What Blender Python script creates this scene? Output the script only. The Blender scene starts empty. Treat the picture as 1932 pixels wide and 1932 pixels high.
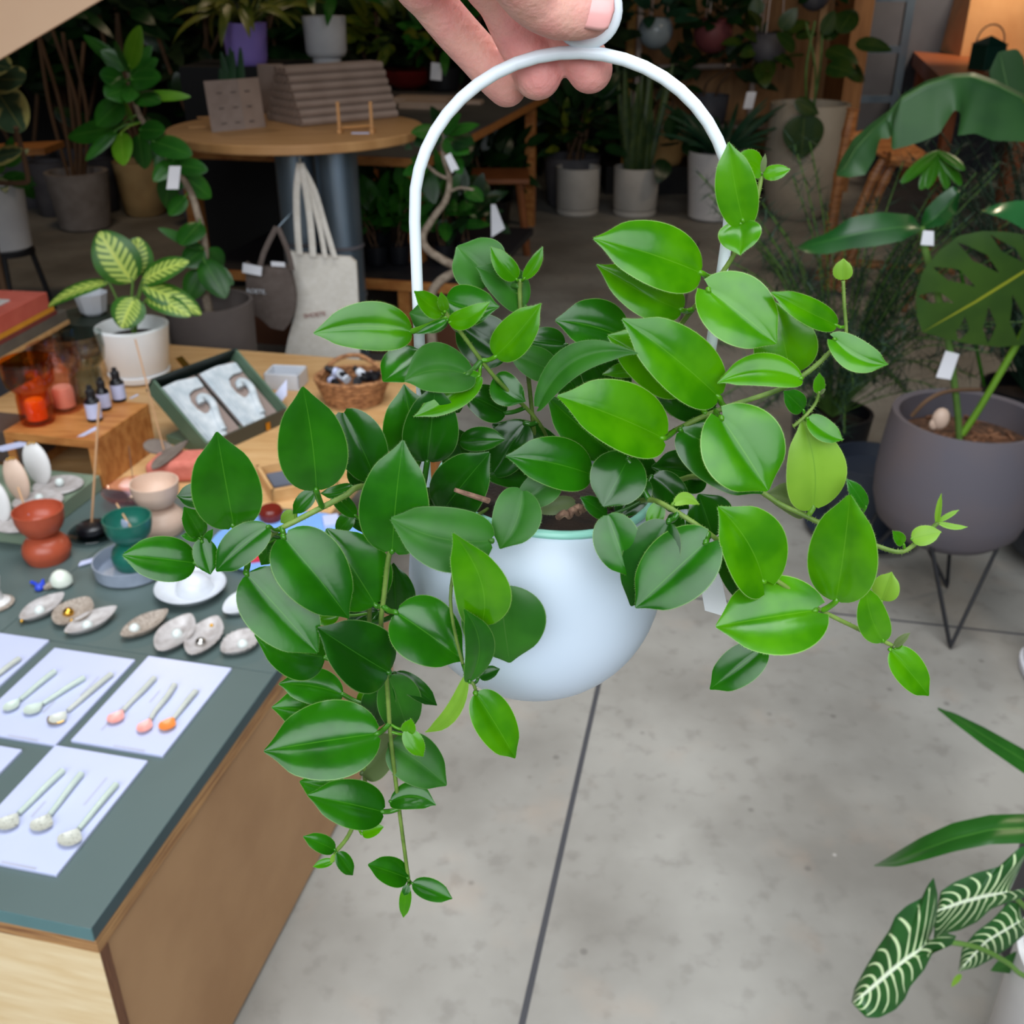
import bpy, math, random
from mathutils import Vector as V, Matrix
SC = bpy.context.scene; COL = SC.collection
R = math.radians
# ------------------------------------------------------------------ camera
F = 1950.0; TH = R(27.7); H = 1.5
CT, ST = math.cos(TH), math.sin(TH)
CAMP = V((0, 0, H))
def ray(x, y):
    u = (x - 966) / F; v = -(y - 966) / F
    return V((u, CT + v * ST, -ST + v * CT))
def Zp(x, y, z):
    d = ray(x, y); return CAMP + d * ((z - H) / d.z)
def Yp(x, y, Y):
    d = ray(x, y); return CAMP + d * (Y / d.y)
def pxm(P):                                     # metres per pixel at a point
    q = V(P) - CAMP
    return (q.y * CT - q.z * ST) / F
cam = bpy.data.objects.new('camera', bpy.data.cameras.new('camera')); COL.objects.link(cam)
cam.location = CAMP; cam.rotation_euler = (R(90) - TH, 0, 0)
cam.data.sensor_width = 36; cam.data.lens = 36 * F / 1932; cam.data.clip_start = .02; cam.data.clip_end = 60
cam.data.dof.use_dof = True; cam.data.dof.focus_distance = .36; cam.data.dof.aperture_fstop = 26
SC.camera = cam
SC.view_settings.view_transform = 'Standard'; SC.view_settings.look = 'None'
SC.view_settings.gamma = 1; SC.view_settings.exposure = 0.0; SC.view_settings.use_curve_mapping = False
# ------------------------------------------------------------------ mesh builder
class MB:
    def __init__(s): s.v = []; s.f = []; s.uv = []
    def add(s, vs, fs, uv=None):
        o = len(s.v); s.v += [V(p) for p in vs]; s.f += [tuple(i + o for i in f) for f in fs]
        s.uv += uv if uv else [(0.0, .5)] * len(vs); return s
    def hexa(s, o, a, b, c):
        o, a, b, c = V(o), V(a), V(b), V(c)
        vs = [o, o+a, o+a+b, o+b, o+c, o+a+c, o+a+b+c, o+b+c]
        fs = [(0,3,2,1), (4,5,6,7), (0,1,5,4), (1,2,6,5), (2,3,7,6), (3,0,4,7)]
        if a.cross(b).dot(c) < 0: fs = [f[::-1] for f in fs]
        return s.add(vs, fs)
    def box(s, c, sz, rz=0, M=None):            # centre, size
        m = (M or Matrix.Rotation(rz, 3, 'Z'))
        a, b, d = m @ V((sz[0],0,0)), m @ V((0,sz[1],0)), m @ V((0,0,sz[2]))
        return s.hexa(V(c) - (a + b + d) / 2, a, b, d)
    def lathe(s, prof, c=(0,0,0), n=32, M=None, sx=1, sy=1, cap=True):
        c = V(c); vs = []; fs = []
        for r, z in prof:
            for k in range(n):
                a = 2 * math.pi * k / n
                p = V((r * sx * math.cos(a), r * sy * math.sin(a), z))
                vs.append(c + (M @ p if M else p))
        m = len(prof)
        for i in range(m - 1):
            for k in range(n):
                k2 = (k + 1) % n
                fs.append((i*n+k, i*n+k2, (i+1)*n+k2, (i+1)*n+k))
        if cap:
            if prof[0][0] > 1e-6: fs.append(tuple(range(n))[::-1])
            if prof[-1][0] > 1e-6: fs.append(tuple((m-1)*n+k for k in range(n)))
        return s.add(vs, fs)
    def tube(s, pts, r, n=8, cap=True, closed=False):
        pts = [V(p) for p in pts]; m = len(pts)
        rs = r if isinstance(r, (list, tuple)) else [r] * m
        vs = []; fs = []; prev = None
        for i in range(m):
            if closed: t = pts[(i+1) % m] - pts[i-1]
            else: t = pts[min(i+1, m-1)] - pts[max(i-1, 0)]
            t.normalize()
            if prev is None:
                a = V((0,0,1)) if abs(t.z) < .9 else V((1,0,0))
                prev = (a - t * a.dot(t)).normalized()
            else:
                prev = (prev - t * prev.dot(t)).normalized()
            b = t.cross(prev)
            for k in range(n):
                an = 2 * math.pi * k / n
                vs.append(pts[i] + (prev * math.cos(an) + b * math.sin(an)) * rs[i])
        for i in range(m if closed else m - 1):
            j = (i + 1) % m
            for k in range(n):
                k2 = (k+1) % n
                fs.append((i*n+k, i*n+k2, j*n+k2, j*n+k))
        if cap and not closed:
            fs.append(tuple(range(n))[::-1]); fs.append(tuple((m-1)*n+k for k in range(n)))
        return s.add(vs, fs)
    def ball(s, c, r, n=16, M=None):
        rx, ry, rz = r if isinstance(r, (tuple, list)) else (r, r, r)
        pr = []
        h = n // 2
        for i in range(h + 1):
            a = -math.pi/2 + math.pi * i / h
            pr.append((max(math.cos(a), 1e-4), math.sin(a)))
        S = Matrix.Diagonal((rx, ry, rz))
        return s.lathe(pr, c, n, (M @ S) if M else S)
    def prism(s, poly, o, ex, ey, ez):          # 2d polygon in the ex/ey plane, extruded by ez
        o, ex, ey, ez = V(o), V(ex), V(ey), V(ez); n = len(poly)
        lo = [o + ex * a + ey * b for a, b in poly]; hi = [p + ez for p in lo]
        fs = [tuple(range(n))[::-1], tuple(range(n, 2*n))]
        for i in range(n): fs.append((i, (i+1) % n, n + (i+1) % n, n + i))
        ar = sum(poly[i][0]*poly[(i+1) % n][1] - poly[(i+1) % n][0]*poly[i][1] for i in range(n))
        if ex.cross(ey).dot(ez) * ar < 0: fs = [f[::-1] for f in fs]
        return s.add(lo + hi, fs)
    def leaf(s, B, T, W, nrm, fold=.35, curl=.4, bend=0., arch=.0, a=.55, b=.85, nu=14, nv=4, tipdroop=0., hair=0., rnd=None, lobe=0., pinch=0.):
        B, T, nrm = V(B), V(T), V(nrm)
        x = T - B; L = x.length; x.normalize()
        n = (nrm - x * nrm.dot(x)).normalized(); y = n.cross(x)
        um = a / (a + b); pk = um**a * (1-um)**b
        vs = []; uv = []; fs = []; rowsz = 2*nv + 1
        edge = {}
        for i in range(nu + 1):
            t = i / nu; u = .5 - .5 * math.cos(math.pi * (t * .94 + .06)) if i else .0
            u = min(max(u, 0.004), .996)
            w = W / 2 * (u**a) * ((1-u)**b) / pk
            if pinch and u > .76: k_ = (u - .76) / .24; w *= 1 - pinch * k_*k_*(3 - 2*k_)
            lb = lobe * L * math.exp(-u * 4.5)
            q = 4 * u * (1-u)
            c = B + x * (L*u) + y * (bend*L*q) + n * (arch*L*q - tipdroop*L*u*u*u)
            for j in range(-nv, nv + 1):
                vv = j / nv; av = abs(vv)
                p = c + y * (w*vv) + n * (w * (fold*av - curl*av*av)) - x * (lb * av**1.4)
                vs.append(p); uv.append((u, vv*.5 + .5))
                if av == 1: edge[(i, vv)] = (p, y*vv, n)
        for i in range(nu):
            for j in range(2*nv):
                k = i*rowsz + j
                fs.append((k, k + rowsz, k + rowsz + 1, k + 1))
        s.add(vs, fs, uv)
        if hair > 0:
            rr = rnd or random
            for sd in (-1.0, 1.0):
                for i in range(nu):
                    p0, o0, _ = edge[(i, sd)]; p1, o1, _ = edge[(i+1, sd)]
                    seg = p1 - p0; k = max(1, int(seg.length / (hair * .55)))
                    if seg.length < 1e-6: continue
                    sdir = seg.normalized()
                    out = (o0 - sdir * o0.dot(sdir))
                    if out.length < 1e-6: continue
                    out.normalize()
                    for q in range(k):
                        p = p0 + seg * ((q + rr.random()) / k)
                        h = hair * rr.uniform(.5, 1.15)
                        d = out * h + sdir * (rr.uniform(-.4, .6) * h) + n * (rr.uniform(-.4, .4) * h)
                        w = sdir * (hair * .075)
                        s.add([p - w, p + w, p + d], [(0, 1, 2)], [(.5, 1.0)] * 3)
        return s
    def loft(s, left, mid, right, nrm, fold=.1, curl=.1, n=22, k=4):   # blade from three outlines running base > tip
        def res(pl):
            pl = [V(p) for p in pl]
            d = [0]
            for i in range(1, len(pl)): d.append(d[-1] + (pl[i] - pl[i-1]).length)
            o = []
            for i in range(n + 1):
                t = d[-1] * i / n; j = 1
                while j < len(pl) - 1 and d[j] < t: j += 1
                q = (t - d[j-1]) / max(d[j] - d[j-1], 1e-9)
                o.append(pl[j-1].lerp(pl[j], q))
            return o
        l, m, r = res(left), res(mid), res(right); nrm = V(nrm).normalized()
        vs = []; uv = []; fs = []; rs = 2*k + 1
        for i in range(n + 1):
            for j in range(-k, k + 1):
                e = l[i] if j < 0 else r[i]; t = abs(j) / k; w = (e - m[i]).length
                vs.append(m[i].lerp(e, t) + nrm * (w * (fold*t - curl*t*t))); uv.append((i / n, .5 + .5*j/k))
        for i in range(n):
            for j in range(2*k):
                a = i*rs + j; fs.append((a, a+1, a+rs+1, a+rs))
        h = (n//2)*rs + k
        if (vs[h+1] - vs[h]).cross(vs[h+rs] - vs[h]).dot(nrm) < 0: fs = [f[::-1] for f in fs]
        return s.add(vs, fs, uv)
    def build(s, name, mat, parent=None, smooth=True, bevel=0., seg=2, subsurf=0, angle=40):
        me = bpy.data.meshes.new(name)
        off = V((0,0,0))
        if parent is not None:
            off = V(parent.get('_w', parent.location))
        me.from_pydata([p - off for p in s.v], [], s.f); me.update()
        uvl = me.uv_layers.new(name='UVMap')
        for lp in me.loops: uvl.data[lp.index].uv = s.uv[lp.vertex_index]
        if smooth:
            for p in me.polygons: p.use_smooth = True
            if angle < 180:
                try: me.set_sharp_from_angle(angle=R(angle))
                except Exception: pass
        me.materials.append(mat)
        o = bpy.data.objects.new(name, me); COL.objects.link(o)
        if parent is not None: o.parent = parent
        if bevel:
            b = o.modifiers.new('bevel', 'BEVEL'); b.width = bevel; b.segments = seg; b.limit_method = 'ANGLE'; b.angle_limit = R(35)
        if subsurf:
            b = o.modifiers.new('sub', 'SUBSURF'); b.levels = subsurf; b.render_levels = subsurf
        if parent is not None: WOFF[o.name] = off
        return o
WOFF = {}
def sub(parent_obj, mb, name, mat, **k):        # sub-part: same local space as its part
    root = parent_obj.parent
    o = mb.build(name, mat, root, **k); o.parent = parent_obj; return o
def thing(name, label, cat, loc, group=None):
    o = bpy.data.objects.new(name, None); COL.objects.link(o); o.location = V(loc); o.empty_display_size = .03
    o['label'] = label; o['category'] = cat
    if group: o['group'] = group
    return o
def tag(o, label, cat, group=None, kind=None):
    if label: o['label'] = label; o['category'] = cat
    if group: o['group'] = group
    if kind: o['kind'] = kind
    return o
def one(mb, name, mat, label, cat, group=None, base=None, **k):   # a thing that is one mesh, origin at its base
    if base is None:
        n = len(mb.v); base = V((sum(p.x for p in mb.v)/n, sum(p.y for p in mb.v)/n, min(p.z for p in mb.v)))
    base = V(base); mb.v = [p - base for p in mb.v]
    o = mb.build(name, mat, None, **k); o.location = base
    return tag(o, label, cat, group)
def struct(name, mb, mat, **k):
    o = mb.build(name, mat, None, **k); o['kind'] = 'structure'; return o
def dup(root, loc, label=None, group=None):
    r = root.copy(); COL.objects.link(r); r.location = V(loc)
    if label: r['label'] = label
    if group: r['group'] = group
    for ch in list(root.children):
        c = ch.copy(); COL.objects.link(c); c.parent = r
        for g in list(ch.children):
            d = g.copy(); COL.objects.link(d); d.parent = c
    return r
def curve(pts, n=8):                            # Catmull-Rom through points
    pts = [V(p) for p in pts]; out = []
    for i in range(len(pts) - 1):
        p0 = pts[max(i-1, 0)]; p1 = pts[i]; p2 = pts[i+1]; p3 = pts[min(i+2, len(pts)-1)]
        for k in range(n):
            t = k / n
            out.append(.5 * ((2*p1) + (p2-p0)*t + (2*p0-5*p1+4*p2-p3)*t*t + (3*p1-p0-3*p2+p3)*t*t*t))
    out.append(pts[-1]); return out
# ------------------------------------------------------------------ materials
def lin(c):
    o = []
    for x in c[:3]:
        x = x / 255.0
        o.append(x / 12.92 if x <= .04045 else ((x + .055) / 1.055) ** 2.4)
    return (*o, 1.0)
def mat(name, col, rough=.5, metal=0., spec=.5, col2=None, scale=8., bump=0., bscale=60., trans=0., ior=1.45, stretch=None, coat=0., alpha=1., sss=0., detail=4, mixlo=.35, mixhi=.65):
    m = bpy.data.materials.new(name); m.use_nodes = True; nt = m.node_tree; N = nt.nodes; K = nt.links
    b = N['Principled BSDF']
    b.inputs['Roughness'].default_value = rough; b.inputs['Metallic'].default_value = metal
    b.inputs['Specular IOR Level'].default_value = spec; b.inputs['Base Color'].default_value = lin(col)
    b.inputs['Transmission Weight'].default_value = trans; b.inputs['IOR'].default_value = ior
    b.inputs['Coat Weight'].default_value = coat; b.inputs['Coat Roughness'].default_value = .1
    if sss:
        b.inputs['Subsurface Weight'].default_value = sss; b.inputs['Subsurface Radius'].default_value = (.006, .0025, .0015)
        b.inputs['Subsurface Scale'].default_value = 1.0
    tc = N.new('ShaderNodeTexCoord'); mp = N.new('ShaderNodeMapping'); K.new(tc.outputs['Object'], mp.inputs['Vector'])
    if stretch: mp.inputs['Scale'].default_value = stretch[:3]
    if stretch and len(stretch) > 3: mp.inputs['Rotation'].default_value = (0, 0, stretch[3])
    nz = N.new('ShaderNodeTexNoise'); nz.inputs['Scale'].default_value = scale; nz.inputs['Detail'].default_value = detail
    K.new(mp.outputs['Vector'], nz.inputs['Vector'])
    c2 = col2 or tuple(max(0, x * .93) for x in col)
    rp = N.new('ShaderNodeMapRange'); rp.inputs['From Min'].default_value = mixlo; rp.inputs['From Max'].default_value = mixhi
    K.new(nz.outputs['Fac'], rp.inputs['Value'])
    mx = N.new('ShaderNodeMix'); mx.data_type = 'RGBA'
    mx.inputs[6].default_value = lin(col); mx.inputs[7].default_value = lin(c2)
    K.new(rp.outputs['Result'], mx.inputs[0]); K.new(mx.outputs[2], b.inputs['Base Color'])
    if bump:
        n2 = N.new('ShaderNodeTexNoise'); n2.inputs['Scale'].default_value = bscale; n2.inputs['Detail'].default_value = 3
        K.new(mp.outputs['Vector'], n2.inputs['Vector'])
        bp = N.new('ShaderNodeBump'); bp.inputs['Strength'].default_value = bump; bp.inputs['Distance'].default_value = .002
        K.new(n2.outputs['Fac'], bp.inputs['Height']); K.new(bp.outputs['Normal'], b.inputs['Normal'])
    return m
class NT:                                       # tiny node helper
    def __init__(s, m): s.nt = m.node_tree; s.N = s.nt.nodes; s.K = s.nt.links
    def m(s, op, a, b=None, c=None):
        n = s.N.new('ShaderNodeMath'); n.operation = op
        for i, x in enumerate((a, b, c)):
            if x is None: continue
            if isinstance(x, (int, float)): n.inputs[i].default_value = x
            else: s.K.new(x, n.inputs[i])
        return n.outputs[0]
    def sm(s, x, lo, hi):
        n = s.N.new('ShaderNodeMapRange'); n.interpolation_type = 'SMOOTHSTEP'
        n.inputs['From Min'].default_value = lo; n.inputs['From Max'].default_value = hi
        s.K.new(x, n.inputs['Value']); return n.outputs['Result']
    def mix(s, f, a, b):
        n = s.N.new('ShaderNodeMix'); n.data_type = 'RGBA'
        for i, x in ((0, f), (6, a), (7, b)):
            if isinstance(x, (int, float)): n.inputs[i].default_value = x
            elif isinstance(x, tuple): n.inputs[i].default_value = lin(x)
            else: s.K.new(x, n.inputs[i])
        return n.outputs[2]
def leafmat(name, c1, c2, under, rib=None, edge=None, rough=.3, trans=.25, tcol=None, pattern=None, pcol=None, ripw=.03, bump=.15, holes=False, nscale=60, ribf=1.0, spec=.5):
    m = bpy.data.materials.new(name); m.use_nodes = True; t = NT(m); N, K = t.N, t.K
    b = N['Principled BSDF']; out = N['Material Output']
    tc = N.new('ShaderNodeTexCoord'); sp = N.new('ShaderNodeSeparateXYZ'); K.new(tc.outputs['UV'], sp.inputs[0])
    u = sp.outputs[0]; av = t.m('ABSOLUTE', t.m('SUBTRACT', t.m('MULTIPLY', sp.outputs[1], 2.0), 1.0))
    nz = N.new('ShaderNodeTexNoise'); nz.inputs['Scale'].default_value = nscale; nz.inputs['Detail'].default_value = 3
    K.new(tc.outputs['Object'], nz.inputs['Vector'])
    col = t.mix(t.sm(nz.outputs['Fac'], .35, .65), c1, c2)
    if pattern == 'vein':                       # pale side veins swept forward from a broad pale midrib
        s_ = t.m('SUBTRACT', u, t.m('MULTIPLY', t.m('POWER', av, 1.3), .22))
        w = t.m('ABSOLUTE', t.m('SUBTRACT', t.m('FRACT', t.m('MULTIPLY', s_, 11.0)), .5))
        th = t.m('SUBTRACT', .15, t.m('MULTIPLY', av, .12))
        vm = t.m('SUBTRACT', 1.0, t.sm(t.m('SUBTRACT', w, th), -.02, .05))
        vm = t.m('MULTIPLY', vm, t.sm(t.m('SUBTRACT', 1.0, av), .06, .16))
        col = t.mix(vm, col, pcol); ripw = .1
    if pattern == 'calathea':
        s_ = t.m('SUBTRACT', u, t.m('MULTIPLY', av, .25))
        w = t.m('ABSOLUTE', t.m('SUBTRACT', t.m('FRACT', t.m('MULTIPLY', s_, 8.0)), .5))
        vm = t.m('MULTIPLY', t.sm(w, .12, .24), t.m('SUBTRACT', 1.0, t.sm(av, .58, .72)))
        vm = t.m('MAXIMUM', vm, t.m('SUBTRACT', 1.0, t.sm(av, .08, .16)))
        col = t.mix(vm, col, pcol)
    if pattern == 'variegated':
        n2 = N.new('ShaderNodeTexNoise'); n2.inputs['Scale'].default_value = 9; K.new(tc.outputs['Object'], n2.inputs['Vector'])
        col = t.mix(t.sm(t.m('ADD', av, t.m('MULTIPLY', t.m('SUBTRACT', n2.outputs['Fac'], .5), 2.0)), .55, .75), col, pcol)
    if rib: col = t.mix(t.m('MULTIPLY', t.m('SUBTRACT', 1.0, t.sm(av, ripw * .3, ripw)), ribf), col, rib)
    if edge: col = t.mix(t.m('MULTIPLY', t.sm(av, .97, .995), .6), col, edge)
    g = N.new('ShaderNodeNewGeometry'); col = t.mix(g.outputs['Backfacing'], col, under)
    K.new(col, b.inputs['Base Color']); b.inputs['Specular IOR Level'].default_value = spec
    rr = N.new('ShaderNodeMapRange'); rr.inputs['To Min'].default_value = rough; rr.inputs['To Max'].default_value = .6
    K.new(g.outputs['Backfacing'], rr.inputs['Value']); K.new(rr.outputs['Result'], b.inputs['Roughness'])
    if bump:
        n3 = N.new('ShaderNodeTexNoise'); n3.inputs['Scale'].default_value = nscale * 3; K.new(tc.outputs['Object'], n3.inputs['Vector'])
        bp = N.new('ShaderNodeBump'); bp.inputs['Strength'].default_value = bump; bp.inputs['Distance'].default_value = .0006
        K.new(n3.outputs['Fac'], bp.inputs['Height']); K.new(bp.outputs['Normal'], b.inputs['Normal'])
    tr = N.new('ShaderNodeBsdfTranslucent'); tr.inputs['Color'].default_value = lin(tcol or c2)
    ms = N.new('ShaderNodeMixShader'); ms.inputs[0].default_value = trans
    K.new(b.outputs[0], ms.inputs[1]); K.new(tr.outputs[0], ms.inputs[2])
    sh = ms.outputs[0]
    if holes:                                   # split-leaf slots between the side veins
        s_ = t.m('SUBTRACT', u, t.m('MULTIPLY', av, .12))
        w = t.m('ABSOLUTE', t.m('SUBTRACT', t.m('FRACT', t.m('MULTIPLY', s_, 6.5)), .5))
        hm = t.m('LESS_THAN', w, t.m('SUBTRACT', .25, t.m('MULTIPLY', t.m('ABSOLUTE', t.m('SUBTRACT', av, .56)), .68)))
        hm = t.m('MULTIPLY', hm, t.m('MULTIPLY', t.m('GREATER_THAN', u, .12), t.m('LESS_THAN', u, .86)))
        tp = N.new('ShaderNodeBsdfTransparent'); m2 = N.new('ShaderNodeMixShader')
        K.new(hm, m2.inputs[0]); K.new(sh, m2.inputs[1]); K.new(tp.outputs[0], m2.inputs[2]); sh = m2.outputs[0]
    K.new(sh, out.inputs['Surface'])
    return m
def clear(name, col, rough=.03):
    m = bpy.data.materials.new(name); m.use_nodes = True; nt = m.node_tree; N = nt.nodes; K = nt.links
    b = N['Principled BSDF']; out = N['Material Output']
    b.inputs['Base Color'].default_value = lin(col); b.inputs['Roughness'].default_value = rough
    tp = N.new('ShaderNodeBsdfTransparent'); tp.inputs['Color'].default_value = lin(col)
    gl = N.new('ShaderNodeBsdfGlossy'); gl.inputs['Roughness'].default_value = rough
    fr = N.new('ShaderNodeMath'); fr.operation = 'MULTIPLY_ADD'; fr.inputs[1].default_value = .35; fr.inputs[2].default_value = .03; lw = N.new('ShaderNodeLayerWeight'); lw.inputs['Blend'].default_value = .25; K.new(lw.outputs['Facing'], fr.inputs[0])
    ms = N.new('ShaderNodeMixShader'); K.new(fr.outputs[0], ms.inputs[0]); K.new(tp.outputs[0], ms.inputs[1]); K.new(gl.outputs[0], ms.inputs[2])
    K.new(ms.outputs[0], out.inputs['Surface']); return m
def text(s, size, o, ex, ey, ez, mt, name, parent, depth=.0004):   # raised lettering on a face
    cu = bpy.data.curves.new(name, 'FONT'); cu.body = s; cu.size = size; cu.extrude = depth
    tmp = bpy.data.objects.new(name, cu); COL.objects.link(tmp)
    dg = bpy.context.evaluated_depsgraph_get(); me = bpy.data.meshes.new_from_object(tmp.evaluated_get(dg))
    bpy.data.objects.remove(tmp); bpy.data.curves.remove(cu)
    mb = MB(); o, ex, ey, ez = V(o), V(ex).normalized(), V(ey).normalized(), V(ez).normalized()
    mb.add([o + ex*p.co.x + ey*p.co.y + ez*p.co.z for p in me.vertices], [tuple(p.vertices) for p in me.polygons])
    bpy.data.meshes.remove(me)
    return mb.build(name, mt, parent, smooth=False)
M = {}
# ================================================================== the held planter
RND = random.Random(7)
M['pot_white'] = mat('white enamel', (198, 211, 225), .36, spec=.5, col2=(193, 207, 222), scale=20)
M['mint'] = mat('mint enamel', (150, 214, 196), .3, col2=(140, 206, 190), scale=30)
M['soil'] = mat('potting soil', (52, 38, 30), .95, col2=(24, 18, 15), scale=120, bump=1., bscale=200)
M['stem'] = mat('green stem', (112, 138, 60), .55, col2=(84, 112, 40), scale=160)
M['stem_pale'] = mat('pale stem', (150, 170, 110), .6, col2=(120, 146, 80), scale=160)
M['twig'] = mat('dry twig', (150, 118, 98), .8, col2=(95, 68, 56), scale=300)
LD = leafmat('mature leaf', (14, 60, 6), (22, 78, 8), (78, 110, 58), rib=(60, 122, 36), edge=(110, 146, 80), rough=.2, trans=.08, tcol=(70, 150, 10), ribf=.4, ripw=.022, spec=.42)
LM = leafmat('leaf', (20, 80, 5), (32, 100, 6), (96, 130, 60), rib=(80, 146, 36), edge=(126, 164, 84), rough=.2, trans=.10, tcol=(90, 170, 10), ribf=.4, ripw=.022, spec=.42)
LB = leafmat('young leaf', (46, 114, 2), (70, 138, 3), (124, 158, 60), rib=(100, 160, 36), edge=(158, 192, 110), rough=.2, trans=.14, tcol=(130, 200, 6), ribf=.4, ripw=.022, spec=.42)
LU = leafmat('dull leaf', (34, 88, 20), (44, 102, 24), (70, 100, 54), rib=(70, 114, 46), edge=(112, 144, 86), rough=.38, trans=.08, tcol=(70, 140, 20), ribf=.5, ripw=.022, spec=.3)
LP = leafmat('pale leaf underside', (110, 156, 40), (126, 170, 50), (116, 162, 44), rib=(90, 138, 40), edge=(170, 196, 112), rough=.5, trans=.22, tcol=(150, 210, 40), ribf=.6)
LO = leafmat('olive leaf underside', (80, 96, 54), (92, 108, 62), (84, 100, 58), rib=(76, 96, 52), edge=(130, 148, 92), rough=.55, trans=.14, tcol=(110, 140, 40), ribf=.6)
HEARTS = {(1338,548), (1576,641), (1362,790), (1184,868), (1397,424), (382,1024), (1440,1096), (1401,414), (1537,1152), (880,706), (1330,1024)}
PY0 = .343; PZ0 = 1.293; PX0 = .009; TILT = R(5.0)
MT = Matrix.Rotation(TILT, 3, 'Y')
PC = V((PX0, PY0, PZ0))
plant = thing('hanging_planter', 'white globe hanging planter of trailing glossy green leaves held up by its arched handle', 'hanging plant', PC + MT @ V((0, 0, -.049)))
RP = .0487
prof = []
for i in range(0, 15):
    a = R(-90 + 90 * i / 14); prof.append((max(RP * math.cos(a), 1e-5), RP * math.sin(a)))
for r, z in ((1.0, .12), (.995, .25), (.975, .4), (.94, .54), (.89, .66), (.835, .75), (.81, .79)): prof.append((RP*r, RP*z))
MB().lathe(prof + [(RP*.79, RP*.79), (RP*.80, RP*.7), (RP*.85, RP*.4), (RP*.8, RP*.1)], PC, 64, MT, cap=False).build('pot', M['pot_white'], plant, angle=180)
rimp = []
cz = RP * .80
for k in range(13):
    a = 2 * math.pi * k / 12; rimp.append((RP*.80 + .0016*math.cos(a), cz + .0016*math.sin(a)))
MB().lathe(rimp, PC, 64, MT, cap=False).build('rim', M['mint'], plant, angle=180)['label'] = 'mint green rolled rim'
MB().lathe([(1e-5, RP*.66), (RP*.3, RP*.67), (RP*.84, RP*.64)], PC, 32, MT, cap=False).build('soil', M['soil'], plant)
# arched wire handle and its ring
hr = .00195
HT = Matrix.Rotation(R(1.6), 3, 'Y'); HC = V((.0158, PY0 - .001, PZ0))
ha = [V((-.0478, 0, .012)), V((-.0486, 0, .04)), V((-.0502, 0, .09)), V((-.0512, 0, .133))]
for k in range(1, 24):
    a = math.pi - math.pi * k / 24
    ha.append(V((.0512*math.cos(a), 0, .137 + .0478*math.sin(a))))
ha += [V((.0512, 0, .133)), V((.0502, 0, .09)), V((.0486, 0, .04)), V((.0478, 0, .012))]
ha = [HC + HT @ p for p in ha]
M['wire'] = mat('white coated wire', (234, 243, 249), .35, col2=(228, 238, 245), scale=40)
hnd = MB().tube(ha, hr, 14).build('handle', M['wire'], plant, angle=180)
HY = PY0 - .001
rc = Yp(1107, 20, HY); rg = []
for k in range(32):
    a = 2 * math.pi * k / 32; rg.append(rc + V((math.cos(a), 0, math.sin(a))) * .0090 + V((0, 0, .0)))
ro = MB().tube(rg, .00175, 12, closed=True).build('hanging_ring', M['wire'], plant, angle=180)
# ---- stems (pixel, offset toward the viewer in cm, px width)
CM = .01
def fp(x, y, off): return Yp(x, y, PY0 - off * CM)
STEMS = [
 ([(838,588,2.2),(868,625,2),(932,710,1.5),(1015,795,.5),(1040,860,-.5),(1045,950,-.5)], 9, 6),
 ([(981,528,-1.2),(981,560,-1.2),(985,620,-1),(1000,740,-1),(1020,950,-1)], 9, 8),
 ([(1438,328,.5),(1424,390,.8),(1404,425,1),(1385,480,1),(1340,545,.8),(1290,605,.4),(1240,680,0),(1190,800,-.4),(1140,950,-.5)], 9, 10),
 ([(1580,650,2.6),(1545,685,2.6),(1510,712,2.6),(1470,735,2.6),(1350,776,2.6),(1260,820,2.2),(1190,866,.6),(1150,960,.2)], 9, 11),
 ([(1770,985,4.2),(1738,1016,4.2),(1705,1040,4.2),(1672,1036,4),(1610,1012,3.6),(1555,990,3.4),(1516,972,3.2),(1470,950,3),(1400,910,2.4),(1300,900,1.2),(1220,945,.6)], 8, 11),
 ([(1692,1222,6),(1620,1187,6),(1537,1145,6),(1470,1098,6),(1390,1046,6),(1326,998,6),(1260,956,5.4),(1225,943,4.4),(1190,950,2.6)], 8, 11),
 ([(772,1668,4.4),(760,1580,4.6),(746,1470,4.8),(736,1380,5),(730,1290,5.2),(719,1190,5.2),(725,1120,5.1),(736,1040,5),(760,975,4.2),(830,935,2),(900,940,.5)], 7, 12),
 ([(632,1608,3.6),(660,1572,3.6),(686,1500,3.6),(688,1430,3.8),(690,1350,4),(696,1200,4.2),(700,1080,4),(720,985,3.2),(800,920,1)], 8, 10),
 ([(388,1066,5.2),(440,1050,5.3),(480,1036,5.4),(518,1004,5.3),(560,982,5.1),(608,957,4.8),(650,936,4.4),(683,918,4),(760,930,2.4),(850,950,.8)], 9, 13),
 ([(1591,530,2.4),(1593,575,2.5),(1596,632,2.6),(1582,648,2.6)], 7, 7),
 ([(1546,738,3),(1538,762,3),(1518,786,3.1),(1496,805,3.1)], 6, 7),
 ([(899,1308,6.4),(893,1290,6.4),(878,1270,6.3),(850,1130,6),(880,1000,5),(920,960,2.5)], 6, 7),
]
stem_px = []
for pts, w0, w1 in STEMS:
    P = curve([fp(*p) for p in pts], 6); n = len(P)
    rad = [.5 * (w0 + (w1 - w0) * i / n) * pxm(P[i]) for i in range(n)]
    mb = MB().tube(P, rad, 10)
    for i in range(n - 1):                      # fine hairs along the stem
        for q in range(5):
            p = P[i].lerp(P[i+1], RND.random()); t = (P[i+1] - P[i]).normalized()
            d = V((RND.uniform(-1,1), RND.uniform(-1,1), RND.uniform(-1,1))); d = (d - t*d.dot(t)).normalized()
            e = p + d * rad[i]; w = t * .00007
            mb.add([e - w, e + w, e + d * RND.uniform(.0004, .0008)], [(0,1,2)])
    mb.build('stem', M['stem'], plant, angle=180)
    for i in range(n):
        stem_px.append(P[i])
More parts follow.
